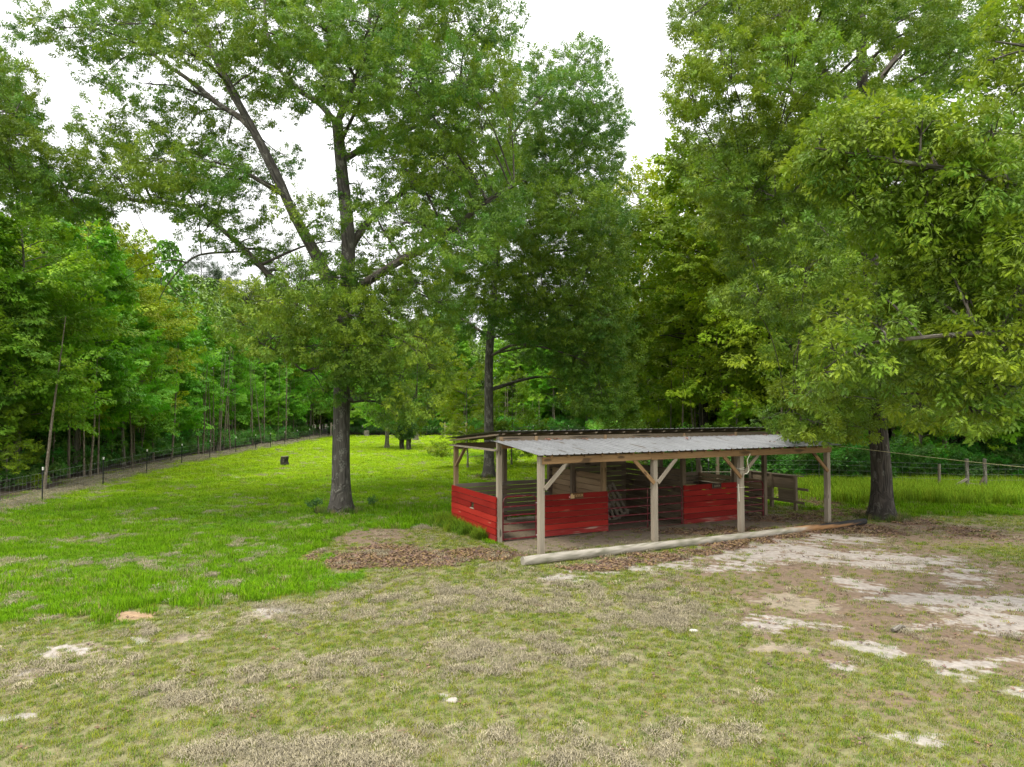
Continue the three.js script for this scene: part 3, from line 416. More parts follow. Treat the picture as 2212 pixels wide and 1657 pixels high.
{
  const p = ground(1056, 1031), o = thing('oak_tree', 'dark green oak standing in the pasture directly behind the barn', 'tree', [p.x, 0, p.z]);
  const T = (pts, r0, r1, extra) => ({ pts, rad: [r0, r1], ...extra });
  clumpTree(o, { d: -p.z, xc: 1130, R: 9, geo: GEO.oak, per: 72, size: 1.1, hue: 0.28, seed: 9, trunkMat: M.oakBark, limbs: [
    T([[1056, 1031], [1056, 920], [1056, 780], [1066, 640], [1076, 500], [1090, 380], [1104, 260], [1110, 180]], 0.30, 0.1, { t: 1 }),
    T([[1058, 770], [1110, 745, -1.5], [1180, 752, -3], [1240, 770, -3.6]], 0.1, 0.03), T([[1060, 730], [1000, 690, 1], [940, 650, 2], [880, 610, 2]], 0.1, 0.03), T([[1070, 600], [1140, 560, 1.5], [1230, 540, 2.5], [1310, 560, 3]], 0.12, 0.03), T([[1080, 470], [1160, 400, -1], [1240, 330, -1.5], [1290, 240, -1.5]], 0.13, 0.04), T([[1085, 420], [1030, 350, 1], [980, 300, 2]], 0.1, 0.03), T([[1070, 560], [990, 530, -1], [930, 520, -2]], 0.09, 0.03), T([[1100, 300], [1160, 220, 0], [1230, 150, 0.5], [1260, 110, 0.5]], 0.1, 0.03), T([[1062, 690], [1150, 660, -2.5], [1250, 660, -4]], 0.1, 0.03),
  ], clumps: rows(
    [1120, 130, 50, 36], [1180, 140, 40, 26], [1262, 130, 54, 34, 2], [1240, 190, 70, 40, 2], [1300, 205, 44, 36], [1330, 260, 28, 34], [1150, 200, 70, 46, 2], [1290, 270, 60, 40, 2], [1210, 270, 76, 48, 2], [1120, 290, 70, 44, 2], [1310, 330, 40, 24], [1180, 350, 80, 50, 3], [1260, 370, 70, 50, 2], [1110, 390, 70, 46, 2], [1310, 400, 44, 40], [1230, 440, 86, 50, 3], [1140, 470, 86, 50, 3], [1310, 480, 50, 46, 2], [1050, 480, 60, 40, 2], [1200, 530, 90, 46, 3], [1290, 550, 70, 46, 2], [1110, 560, 80, 46, 2], [1020, 560, 66, 40, 2], [950, 560, 56, 34], [1170, 610, 90, 46, 3], [1270, 620, 80, 46, 2], [1340, 600, 40, 40], [1080, 630, 76, 42, 2], [990, 630, 70, 38, 2], [910, 600, 50, 30], [1230, 690, 90, 46, 3], [1310, 690, 60, 50, 2], [1130, 690, 76, 40, 2], [1020, 690, 70, 36], [950, 680, 50, 34], [1180, 750, 70, 32, 2], [1270, 770, 80, 46, 3], [1330, 770, 50, 50, 2], [1220, 800, 56, 30], [1300, 850, 66, 46, 3], [1340, 900, 34, 34, 2], [1250, 860, 50, 30]) });
}
{
  const p = ground(1903, 1121), o = thing('oak_tree', 'thick-trunked oak with flared foot at the right end of the barn', 'tree', [p.x, 0, p.z]);
  const T = (pts, r0, r1, extra) => ({ pts, rad: [r0, r1], ...extra });
  clumpTree(o, { d: -p.z, xc: 1860, R: 9, geo: GEO.oak, per: 150, size: 0.9, hue: 0.55, seed: 14, trunkMat: M.darkBark, limbs: [
    T([[1903, 1121], [1902, 1010], [1893, 880], [1886, 740], [1882, 610], [1876, 450], [1868, 300], [1862, 170], [1860, 60], [1856, -60]], 0.36, 0.14, { t: 1 }),
    T([[1880, 560], [1820, 500, -0.5], [1770, 470, -1], [1700, 440, -1.4], [1620, 430, -1.6]], 0.12, 0.04), T([[1872, 400], [1800, 280, 0.8], [1760, 235, 1.2], [1690, 190, 1.6], [1600, 170, 2], [1520, 190, 2.2]], 0.15, 0.04), T([[1866, 260], [1790, 170, -0.6], [1750, 90, -1], [1700, 20, -1.2], [1650, -40, -1.4]], 0.12, 0.05), T([[1864, 230], [1930, 130, 0.6], [1980, 60, 1], [2040, 0, 1.4]], 0.12, 0.04), T([[1872, 380], [1960, 300, 1], [2040, 250, 1.6], [2100, 200, 2]], 0.11, 0.04), T([[1884, 660], [1820, 640, 1], [1740, 625, 1.8], [1660, 630, 2.2], [1600, 640, 2.4]], 0.11, 0.03), T([[1890, 790], [1810, 800, -1], [1740, 840, -2], [1700, 890, -2.6]], 0.08, 0.02), T([[1886, 730], [1960, 720, 0], [2040, 730, 0.5], [2120, 750, 1]], 0.09, 0.03),
  ], clumps: rows(
    [1500, 30, 48, 44, 2], [1580, 30, 66, 52, 2], [1670, 40, 76, 56, 2], [1770, 40, 80, 56, 2], [1870, 20, 76, 50, 2], [1970, 30, 76, 50, 2], [2060, 40, 76, 54, 2], [1540, -40, 66, 50], [1680, -50, 80, 50, 2], [1820, -60, 80, 50, 2], [1960, -60, 80, 50, 2], [2080, -40, 70, 50],
    [1480, 120, 44, 40], [1490, 195, 44, 40, 2], [1560, 120, 66, 46, 2], [1640, 120, 66, 46, 2], [1720, 120, 70, 50, 2], [1790, 140, 66, 46, 2], [1930, 150, 50, 40], [1990, 190, 50, 38], [2060, 130, 66, 50, 2], [2030, 90, 60, 40], [1570, 190, 56, 30], [1700, 190, 66, 38], [1620, 245, 60, 34, 2], [1700, 265, 70, 40, 2], [1790, 230, 66, 44, 2], [1850, 170, 44, 34], [1910, 220, 56, 36, 2], [1960, 240, 50, 30],
    [1560, 310, 60, 38, 2], [1640, 320, 76, 40, 2], [1720, 330, 70, 40, 2], [1500, 330, 46, 30], [1480, 250, 30, 40], [1800, 330, 66, 40, 2], [1880, 330, 70, 44, 2], [1960, 320, 66, 44, 2], [2040, 320, 70, 50, 2], [1560, 390, 70, 36, 2], [1640, 410, 76, 36, 2], [1730, 420, 70, 38, 2], [1810, 420, 66, 40, 2], [1600, 470, 76, 36, 2], [1700, 500, 76, 36, 2], [1790, 510, 70, 40, 2], [1640, 560, 76, 34, 2], [1740, 580, 76, 36, 2], [1820, 590, 60, 36, 2], [1620, 640, 76, 30, 2], [1700, 660, 76, 34, 2], [1790, 680, 70, 36, 2], [1960, 600, 80, 44, 2], [2060, 600, 80, 50, 2], [1960, 700, 80, 44, 2], [2060, 700, 80, 44, 2], [2160, 690, 70, 50, 2], [1700, 740, 60, 30], [1780, 760, 70, 34, 2, -1], [1860, 800, 60, 34, 2], [1950, 800, 80, 40, 2], [2050, 810, 80, 40, 2], [2150, 810, 70, 44, 2], [1740, 840, 70, 30, 2, -2], [1820, 860, 66, 32, 2, -1.5], [1700, 895, 56, 20, 1, -2.8], [1760, 915, 66, 22, 2, -2.6], [1830, 925, 56, 20, 1, -2], [1900, 880, 60, 30, 2], [1980, 880, 60, 30, 2], [2080, 890, 70, 30, 2], [1660, 905, 30, 12, 1, -2.8]) });
}
{
  const base = V3((2440 - CXV) / FV * 12.5, 0, -12.5), o = thing('oak_tree', 'near oak reaching in from the right edge with large pale lobed leaves', 'tree', [base.x, 0, base.z]);
  const T = (pts, r0, r1, extra) => ({ pts, rad: [r0, r1], ...extra }), b0 = 2440;
  clumpTree(o, { d: 12.5, xc: 2400, R: 3.2, geo: GEO.nearOak, per: 300, size: 0.8, hue: 0.6, seed: 23, shell: 0.25, trunkMat: M.darkBark, limbs: [
    T([[b0, 1405], [b0, 1100], [b0, 700], [b0 - 5, 300], [b0, -200]], 0.3, 0.15, { t: 1 }),
    T([[b0, 520], [2330, 440, -0.4], [2211, 400, -0.8], [2080, 370, -1], [1950, 350, -1], [1830, 330, -0.8], [1760, 320, -0.7]], 0.1, 0.014), T([[b0, 640], [2300, 590, 0.4], [2150, 560, 0.8], [2000, 540, 1], [1880, 520, 1]], 0.08, 0.012), T([[b0, 760], [2300, 730, -0.6], [2150, 720, -1], [1980, 730, -1], [1850, 750, -0.8], [1790, 790, -0.6]], 0.08, 0.012), T([[b0, 860], [2300, 850, 0.2], [2150, 850, 0.4], [2000, 850, 0.6], [1900, 850, 0.6]], 0.06, 0.012), T([[b0, 180], [2320, 120, -1], [2220, 100, -1.4], [2150, 90, -1.6]], 0.06, 0.014),
  ], clumps: rows(
    [1775, 300, 44, 44], [1820, 270, 50, 40, 2], [1880, 270, 56, 44, 2], [1940, 255, 50, 34, 2], [1990, 280, 60, 50, 2], [2070, 270, 60, 44, 2], [2150, 290, 66, 50, 2], [2220, 320, 60, 60, 2], [1760, 360, 40, 36], [1820, 370, 60, 50, 2], [1900, 380, 66, 54, 2], [1980, 390, 66, 50, 2], [2060, 380, 66, 54, 2], [2140, 390, 66, 54, 2], [2210, 430, 60, 60, 2], [1840, 440, 50, 36], [1910, 470, 60, 44, 2], [1990, 480, 66, 44, 2], [2070, 480, 66, 50, 2], [2150, 490, 66, 50, 2], [2220, 530, 60, 50, 2], [1950, 550, 60, 36], [2040, 560, 66, 40, 2], [2130, 570, 66, 44, 2], [2210, 620, 60, 50, 2], [1900, 640, 50, 30], [2000, 640, 66, 36], [2090, 650, 66, 40, 2], [2180, 680, 60, 46, 2], [1820, 690, 46, 30], [1900, 710, 60, 36, 2], [1990, 730, 66, 36], [2080, 740, 66, 40, 2], [2170, 760, 66, 44, 2], [1800, 755, 44, 34, 1, -0.8], [1850, 770, 50, 34], [1780, 810, 40, 26, 1, -0.6], [1760, 850, 30, 18], [1930, 800, 60, 32], [2030, 820, 66, 34], [2130, 830, 66, 40, 2], [2210, 840, 50, 44, 2], [1990, 880, 50, 22], [2100, 890, 60, 26],
    [2165, 60, 46, 50], [2200, 120, 40, 46], [2140, 130, 40, 36], [2190, 200, 50, 40], [2130, 200, 30, 26], [2200, 20, 40, 40]) });
}
{
  const base = V3(-24.5, 0, -23), o = thing('oak_tree', 'oak standing off the left side whose dark bough ends hang at the edge', 'tree', [base.x, 0, base.z]);
  clumpTree(o, { d: 23, xc: -450, R: 9, geo: GEO.oak, per: 150, size: 0.9, hue: 0.4, seed: 31, limbs: [
    { pts: [[-440, 1126], [-440, 900], [-438, 600], [-430, 300], [-430, 0]], rad: [0.36, 0.12], t: 1 }, { pts: [[-436, 560], [-300, 430, -0.5], [-150, 340, -1], [-20, 270, -1], [40, 240, -1]], rad: [0.15, 0.03] }, { pts: [[-434, 420], [-300, 280, 1], [-150, 180, 1.4], [-20, 130, 1.4]], rad: [0.13, 0.03] }],
  clumps: rows([10, 110, 40, 30], [-40, 150, 60, 50, 2], [30, 175, 46, 36], [10, 240, 60, 40, 2], [60, 225, 30, 30], [-60, 260, 70, 50, 2], [30, 300, 50, 40, 2], [70, 270, 26, 20], [-40, 340, 70, 44, 2], [20, 370, 60, 40, 2], [-120, 200, 80, 60, 2], [-140, 300, 80, 60, 2], [-230, 240, 90, 70, 2], [-330, 330, 90, 70, 2], [-300, 160, 90, 70, 2], [-450, 120, 120, 90, 2], [-520, 300, 110, 80, 2]) });
}

// ------------------------------------------------------------------ the wood round the pasture
function treeProto(seed, { h, r0, crown0, R, boughs, kind, bough, lean = 0, top = 0.6, trunkMat, hue, sizes = [0.8, 1.3] }) {
  const r = rng(seed), trunk = new MB(), list = [], N = 9, pts = []; let x = 0, z = 0;
  for (let k = 0; k <= N; k++) { pts.push(V3(x, k / N * h * 0.96, z)); x += (r() - 0.5) * h * 0.018 + lean * h / N; z += (r() - 0.5) * h * 0.018; }
  const c = new THREE.CatmullRomCurve3(pts); trunk.tube(c.getPoints(22), (s) => r0 * (1 + 0.6 * Math.exp(-s * h / 0.35)) * lerp(1, 0.12, s), 8, null, false);
  const nb = Math.round(h * 2.6), tips = [];
  for (let k = 0; k < nb; k++) {
    const s = lerp(crown0, 0.98, Math.pow((k + r()) / nb, 0.9)), q = (s - crown0) / (1 - crown0), prof = kind === 'pine' ? (1 - q) * 0.9 + 0.15 : Math.pow(Math.sin(Math.PI * clamp(lerp(0.16, 1.0, q), 0, 1) ** top), 0.75), len = R * (prof * (0.65 + 0.5 * r()) + 0.06), a = k * 2.4 + r() * 1.3, o = c.getPoint(s), up = kind === 'pine' ? 0.15 : lerp(0.1, 0.9, q), dir = V3(Math.cos(a), up * 0.6, Math.sin(a)).normalize(), e = o.clone().addScaledVector(dir, len); e.y -= len * len * 0.03;
    const mid = o.clone().lerp(e, 0.5); mid.y += len * 0.08; trunk.tube([o, mid, e], [Math.max(0.02, r0 * 0.3 * (1 - q * 0.7)), 0.03, 0.008], 4, null, false); tips.push([o, mid, e, len, q]);
  }
  let sum = 0; tips.forEach((t) => { sum += t[3]; });
  for (const [o, mid, e, len] of tips) {
    const n = Math.round(boughs * len / sum), tone = 0.8 + 0.4 * r();
    for (let k = 0; k < n; k++) {
      const s = 0.3 + 0.75 * Math.pow(r(), 0.6), p = s < 0.5 ? o.clone().lerp(mid, s * 2) : mid.clone().lerp(e, s * 2 - 1), sd = len * 0.32 * (1.15 - s * 0.5); p.x += (r() - 0.5) * 2 * sd; p.z += (r() - 0.5) * 2 * sd; p.y += (r() - 0.45) * sd * 1.5;
      const dir = e.clone().sub(o).normalize().add(V3((r() - 0.5) * 1.7, (r() - 0.5) * 1.3 - 0.05, (r() - 0.5) * 1.7)), w = clamp(hue + (r() - 0.5) * 0.5, 0, 1), j = tone * (0.75 + 0.5 * r());
      list.push([orient(p, dir, lerp(sizes[0], sizes[1], r()), (r() - 0.5) * 1.6), kind === 'pine' ? [0.07 * j, lerp(0.1, 0.125, w) * j, 0.045 * j] : [lerp(0.14, 0.36, w) * j, lerp(0.34, 0.44, w) * j, lerp(0.025, 0.014, w) * j]]);
    }
  }
  return { trunk: trunk.geo(), list, bough, trunkMat, h };
}
const protos = {
  maple: treeProto(201, { h: 17, r0: 0.2, crown0: 0.22, R: 3.9, boughs: 760, bough: GEO.broadA, hue: 0.4, trunkMat: M.paleBark }),
  gum: treeProto(202, { h: 18, r0: 0.19, crown0: 0.19, R: 3.4, boughs: 760, bough: GEO.broadB, hue: 0.35, trunkMat: M.paleBark, top: 0.5 }),
  hickory: treeProto(203, { h: 19, r0: 0.24, crown0: 0.22, R: 4.4, boughs: 760, bough: GEO.broadA, hue: 0.75, trunkMat: M.darkBark, top: 0.75 }),
  young: treeProto(204, { h: 9, r0: 0.08, crown0: 0.1, R: 2.3, boughs: 330, bough: GEO.small, hue: 0.5, trunkMat: M.paleBark, sizes: [0.8, 1.3] }),
  wideOak: treeProto(205, { h: 20, r0: 0.32, crown0: 0.16, R: 5.6, boughs: 1150, bough: GEO.broadB, hue: 0.6, trunkMat: M.darkBark, top: 0.8 }),
  pine: treeProto(206, { h: 26, r0: 0.26, crown0: 0.5, R: 3.6, boughs: 420, bough: GEO.pine, kind: 'pine', hue: 0.5, trunkMat: M.darkBark, sizes: [1.2, 1.9] }),
};
const first = {};
function woodTree(kind, label, x, zf, s, turn, tint, group = 'trees of the wood around the pasture', sy = s) {
  const P = protos[kind]; let o;
  const nm = { maple: 'maple_tree', gum: 'sweetgum_tree', hickory: 'hickory_tree', young: 'young_tree', wideOak: 'spreading_tree', pine: 'pine_tree' }[kind];
  if (!first[kind]) { o = first[kind] = new THREE.Group(); part('trunk', P.trunk, P.trunkMat, o); instanced('crown', P.bough, leafMat(), P.list, o); } else o = first[kind].clone();
  if (o.parent) o = o.clone();
  o.name = numbered(nm); o.position.set(x, -0.05, -zf); o.rotation.y = turn; o.scale.set(s, sy, s); o.userData = { label, category: 'tree', group }; scene.add(o);
  if (tint) { const c = o.children.find((m) => m.name === 'crown'); c.material = leafMat(tint, 0.25); }
  return o;
}
const xAt = (px, zf) => (px - CXV) / FV * zf; // sideways metres of a sight line at distance zf
{
  const A = (kind, px, zf, s, turn, tint, label, sy) => woodTree(kind, label, xAt(px, zf), zf, s, turn, tint, undefined, sy);
  // left edge, along the wire fence, near to far
  A('gum', -60, 33, 0.86, 0.3, [0.93, 1.04, 1.04], 'leafy tree half cut off by the left edge behind the fence');
  A('maple', 40, 35, 0.9, 1.2, [0.95, 1.03, 0.95], 'bright green tree with a leaning pale trunk behind the leftmost fence post');
  A('hickory', 95, 41, 0.78, 2.6, [0.95, 1.03, 0.95], 'olive green tree behind the gap between first and second fence posts');
  A('gum', 165, 40, 0.86, 4.1, [0.81, 1.10, 0.96], 'vivid green layered tree just left of the second fence post');
  A('hickory', 232, 48, 0.92, 0.9, [1.03, 0.98, 0.93], 'tall yellowish tree peaking below the open sky at left');
  A('maple', 268, 46, 0.66, 5.2, [0.83, 1.09, 1.04], 'shorter dark green tree behind the third fence post');
  A('gum', 330, 54, 0.74, 3.0, [0.78, 1.12, 1.07], 'fresh green pointed tree behind the fourth fence post');
  A('hickory', 352, 66, 0.88, 1.7, [0.96, 1.02, 1.02], 'greyish olive tree behind the dead hooked branch');
  A('maple', 385, 60, 0.72, 2.2, [0.79, 1.11, 1.02], 'rounded bright green tree under the dead hooked branch');
  A('gum', 440, 66, 0.74, 0.1, [0.78, 1.12, 1.07], 'light green tree right of the dead hooked branch');
  A('pine', 425, 92, 1.0, 0.4, [1.00, 1.00, 1.10], 'leftmost grey-green pine top showing above the wood at left');
  A('pine', 478, 100, 1.0, 2.0, [1.00, 1.00, 1.10], 'second grey-green pine top showing above the wood at left');
  A('hickory', 520, 88, 1.12, 3.3, [1.07, 0.96, 0.64], 'pale yellow-green tree standing beside the pine tops');
  A('maple', 500, 74, 0.72, 4.4, [0.78, 1.12, 0.97], 'green tree standing behind the tree stump in the pasture');
  A('gum', 560, 82, 0.8, 5.5, [0.81, 1.10, 1.00], 'green tree under the lowest left boughs of the huge oak');
  A('maple', 612, 88, 0.8, 0.8, [0.78, 1.12, 1.12], 'tree at the far end of the left fence');
  A('gum', 668, 94, 0.9, 2.8, [0.79, 1.11, 1.06], 'tree left of the huge oak trunk at the far fence');
  // back edge
  A('wideOak', 760, 100, 0.86, 1.1, [0.81, 1.10, 1.04], 'broad dark tree just right of the huge oak trunk at the far fence');
  A('maple', 850, 103, 1.0, 3.9, [0.83, 1.09, 1.04], 'tree of the far wood behind the pasture tree with bushy stumps');
  A('hickory', 925, 100, 0.95, 5.0, [1.03, 0.98, 0.81], 'yellow-green tree of the far wood above the wooden end rail');
  A('gum', 985, 102, 0.95, 0.5, [0.87, 1.07, 0.97], 'tree of the far wood above the left end of the barn roof');
  A('wideOak', 1120, 104, 0.9, 2.2, [0.82, 1.10, 0.99], 'broad tree of the far wood right of the dark oak trunk');
  A('maple', 1195, 100, 0.9, 4.6, [0.79, 1.11, 1.06], 'tree of the far wood under the dark oak boughs');
  A('gum', 1265, 98, 0.92, 1.4, [0.83, 1.09, 1.04], 'tree of the far wood above the middle of the barn roof');
  A('hickory', 1335, 90, 1.0, 3.1, [1.00, 1.00, 0.82], 'yellow-green tree of the far wood between the dark oak and the taller woods');
  // the tall ones behind the barn's right half
  A('hickory', 1405, 58, 1.34, 0.2, [1.07, 0.96, 0.64], 'sunny yellow-green tree rising left of the tall woods behind the barn');
  A('wideOak', 1512, 43.5, 1.08, 1.9, [1.00, 1.00, 0.90], 'tall dark-trunked tree rising behind the right half of the barn roof');
  A('wideOak', 1600, 49, 1.12, 4.0, [1.00, 1.00, 0.74], 'leafy tree between the dark-trunked tree and the right end of the roof');
  A('hickory', 1668, 42, 1.1, 5.4, [0.97, 1.02, 0.87], 'slim-trunked tree above the right end of the upper barn roof');
  A('wideOak', 1752, 43, 0.95, 2.7, [0.97, 1.02, 0.86], 'tree with a pale forked stem left of the thick-trunked oak');
  A('maple', 1450, 66, 1.05, 0.6, [0.97, 1.02, 0.79], 'light green tree deeper in the woods behind the barn');
  // right edge
  A('gum', 1800, 39, 0.8, 3.5, [0.81, 1.10, 0.93], 'layered tree just left of the thick oak trunk at the woods edge');
  A('maple', 1860, 44, 0.95, 5.9, [0.89, 1.06, 0.89], 'tree hidden mostly behind the thick oak trunk');
  A('hickory', 1960, 40, 0.9, 1.5, [0.88, 1.07, 0.94], 'slim tree between the thick oak and the lone thin fence post');
  A('wideOak', 2050, 41, 0.85, 0.7, [0.88, 1.07, 0.94], 'broad tree behind the lone thin fence post at right');
  A('maple', 2130, 38, 0.85, 2.9, [0.84, 1.08, 0.90], 'tree behind the two braced fence posts at right');
  A('gum', 2200, 37, 0.9, 4.8, [0.84, 1.08, 0.90], 'tree right of the two braced fence posts');
  A('wideOak', 2300, 36, 0.9, 0.9, [0.88, 1.07, 0.94], 'wide tree at the far right edge behind the fence');
  // understorey one can tell apart
  A('young', 1010, 44, 0.8, 0.4, [1.07, 0.96, 0.64], 'young yellow-green tree beside the foot of the dark oak behind the roof');
  A('young', 1105, 46, 0.72, 2.4, [0.97, 1.01, 0.73], 'young light green tree just right of the dark oak trunk above the roof');
  A('young', 1420, 50, 0.85, 3.3, [1.00, 1.00, 0.69], 'small light tree above the barn ridge left of the dark-trunked tree');
  A('young', 20, 32.5, 0.5, 1.3, [1.00, 1.00, 0.73], 'low yellowish sapling at the left edge behind the fence');
  A('young', 300, 50, 0.6, 4.3, [0.80, 1.11, 1.01], 'low dark sapling right of the third fence post');
  A('young', 560, 78, 0.8, 0.3, [0.78, 1.12, 0.97], 'low green sapling behind the stump near the far fence');
  A('young', 1590, 38, 0.55, 1.0, [0.88, 1.06, 0.80], 'bushy sapling behind the weathered board panel');
  A('young', 1830, 36.5, 0.5, 2.0, [0.80, 1.11, 0.90], 'bushy sapling at the woods edge left of the thick oak trunk');
  A('young', 1985, 36, 0.5, 5.1, [0.80, 1.11, 0.90], 'bushy sapling at the woods edge right of the thick oak trunk');
  const t = A('maple', 836, 65.5, 0.72, 3.6, [0.89, 1.06, 1.00], 'pasture tree with a flared dark foot beside the two sprouting stumps'); t.children[0].scale.set(1.5, 1, 1.5);
}
{ // the depth of the wood, one mass
  const o = new THREE.Group(); o.name = 'forest'; tag(o, 'dense mixed wood standing deep behind the fences all around the pasture', 'forest', null, 'stuff'); scene.add(o);
  const r = rng(404);
  const mass = (seed, h, R, n, L) => { const q = rng(seed), b = new MB(); for (let k = 0; k < n; k++) { const s = 0.08 + 0.92 * q(), a = q() * 6.283, lump = 0.6 + 0.6 * vnoise(a * 2 + seed, s * 7), rr = R * Math.pow(Math.sin(Math.PI * Math.pow(lerp(0.1, 0.97, s), 0.7)), 0.7) * Math.pow(q(), 0.4) * lump, t = 0.6 + 0.7 * q(); leaf(b, V3(Math.cos(a) * rr, s * h, Math.sin(a) * rr), V3(q() - 0.5, q() * 0.5 - 0.4, q() - 0.5).normalize(), V3(q() - 0.5, 1, q() - 0.5).normalize(), L * (0.6 + 0.8 * q()), plain, 0.3, 0.2, [t, t, t]); } return b.geo(); };
  const spots = [];
  for (let zf = 30; zf < 125; zf += 2.6) for (let k = 0; k < 4; k++) spots.push([leftX(zf) - 8 - k * 4.6 - r() * 4, zf + r() * 3]);
  for (let x = -50; x < 60; x += 3.2) for (let k = 0; k < 4; k++) spots.push([x + r() * 3, 107 + k * 5.5 + r() * 4]);
  for (let zf = 40; zf < 105; zf += 3.2) for (let k = 0; k < 4; k++) spots.push([15 + sstep(40, 60, zf) * 1 + k * 5.2 + r() * 4, zf + r() * 3 + 4]);
  for (let x = 14; x < 56; x += 3) for (let k = 0; k < 3; k++) spots.push([x + r() * 3, 44 + k * 4 + r() * 3]);
  const lists = [[], [], []], trunks = [];
  for (const [x, zf] of spots) { const s = (0.72 + 0.4 * r()) * (zf > 100 ? 1.1 : 0.92), j = 0.75 + 0.5 * r(), w = r(); lists[Math.floor(r() * 3)].push([place(x, 0, -zf, 0, r() * 6.283, 0, s), [lerp(0.10, 0.22, w) * j, lerp(0.26, 0.34, w) * j, 0.02 * j]]); trunks.push([place(x, 0, -zf, (r() - 0.5) * 0.06, r() * 6, (r() - 0.5) * 0.06, 0.7 + r() * 0.7, s, 0.7 + r() * 0.7), [0.8 + 0.6 * r(), 0.8 + 0.5 * r(), 0.8 + 0.5 * r()]]); }
  lists.forEach((l, k) => { const m = instanced('crowns', mass(500 + k, 19, 3.6 + k * 0.5, 3600, 0.42), new THREE.MeshPhysicalMaterial({ vertexColors: true, roughness: 1, transmission: 0.3, thickness: 0, side: THREE.DoubleSide }), l, o); m.userData.kind = 'stuff'; });
  const tm = instanced('trunks', new MB().tube([V3(0, 0, 0), V3(0.1, 6, 0.05), V3(0, 17, 0)], [0.17, 0.13, 0.03], 6, null, false).geo(), M.paleBark, trunks, o); tm.userData.kind = 'stuff';
  // undergrowth along the edges and thin pale stems
  const under = [], stems = [];
  const bush = (x, zf, s, c) => { for (let k = 0; k < 9; k++) { const a = r() * 6.283; under.push([orient(V3(x + (r() - 0.5) * s, s * (0.1 + 0.75 * r()), -zf + (r() - 0.5) * s), V3(Math.cos(a), 0.4 + r() * 0.5, Math.sin(a)), 0.7 + 0.5 * s * r()), c.map((q) => q * (1.5 + 1.2 * r()))]); } };
  for (let k = 0; k < 460; k++) { const zf = 24 + Math.pow(r(), 0.8) * 75, out = 3 + r() * 7; bush(leftX(zf) - out, zf, 0.5 + r() * r() * 2.6, [0.06, 0.15, 0.02]); }
  for (let k = 0; k < 520; k++) { const x = -26 + r() * 42; bush(x, BACKZ + 1.5 + r() * r() * 8, 1 + r() * 1.8, [0.06, 0.16, 0.02]); }
  for (let k = 0; k < 520; k++) { const x = 8.5 + r() * 26, zf = 35.2 + r() * r() * 7; bush(x, zf, 0.7 + r() * 1.5, [0.055, 0.15, 0.018]); }
  for (let k = 0; k < 380; k++) { const zf = 36 + r() * 58; bush(rightX(zf) + 1.2 + r() * r() * 6, zf, 0.9 + r() * 1.7, [0.09, 0.19, 0.02]); }
  const um = instanced('undergrowth', GEO.small, leafMat(), under); tag(um, 'leafy undergrowth along the foot of the woods behind the fences', 'undergrowth', null, 'stuff');
  for (let k = 0; k < 200; k++) { let x, zf; const e = r(); if (e < 0.4) { zf = 28 + r() * 66; x = leftX(zf) - 1.5 - r() * 6; } else if (e < 0.7) { x = -24 + r() * 36; zf = BACKZ + 1 + r() * 6; } else { x = 10 + r() * 24; zf = 36 + r() * 7; } stems.push([place(x, 0, -zf, (r() - 0.5) * 0.2, r() * 6, (r() - 0.5) * 0.2, 0.22 + 0.3 * r(), 0.3 + 0.3 * r(), 0.22 + 0.3 * r()), [1.2, 1.1, 1]]); }
  const sm = instanced('thin_stems', tm.geometry, M.paleBark, stems, o); sm.userData.kind = 'stuff';
}

// ------------------------------------------------------------------ the barn
const woodBox = (() => { let n = 0; return (w, h, d, bevel = 0.006) => { // uv in metres, u along the longest side, a different stretch of grain each time
  const g = new THREE.BoxGeometry(w, h, d, 1, 1, 1), p = g.attributes.position, nn = g.attributes.normal, uv = g.attributes.uv, ax = [w, h, d], L = ax.indexOf(Math.max(...ax)), off = (n++ * 0.37) % 1;
  for (let i = 0; i < p.count; i++) { const c = [p.getX(i), p.getY(i), p.getZ(i)], na = [Math.abs(nn.getX(i)), Math.abs(nn.getY(i)), Math.abs(nn.getZ(i))], o = [0, 1, 2].filter((k) => k !== L && na[k] < 0.5); uv.setXY(i, c[L] * 0.42 + off, (c[o[0] ?? (L + 1) % 3] + c[o[1] ?? (L + 2) % 3] * (o.length > 1 ? 1 : 0)) * 0.9 + off * 3.1); }
  return g; }; })();
function board(name, parent, mat, w, h, d, x, y, z, rx = 0, ry = 0, rz = 0, label) { const m = part(name, woodBox(w, h, d), mat, parent, label); m.position.set(x, y, z); m.rotation.set(rx, ry, rz); return m; }
function bar(name, parent, mat, a, b, t, w) { // a straight timber from a to b, thickness t sideways, width w
  const len = a.distanceTo(b), m = part(name, woodBox(len, w, t), mat, parent); m.position.copy(a).lerp(b, 0.5); const X = b.clone().sub(a).normalize(), Zr = V3(0, 0, 1), Y = V3().crossVectors(Zr.addScaledVector(X, -Zr.dot(X)).normalize(), X), Q = V3().crossVectors(X, Y); m.quaternion.setFromRotationMatrix(new THREE.Matrix4().makeBasis(X, Y, Q)); return m;
}
const barn = thing('horse_barn', 'open-sided horse barn with red board stalls under two grey corrugated metal roofs', 'barn', [BX, 0, BZ], BYAW);
const B = (u, v, y) => V3(u, y, -v); // barn's own axes
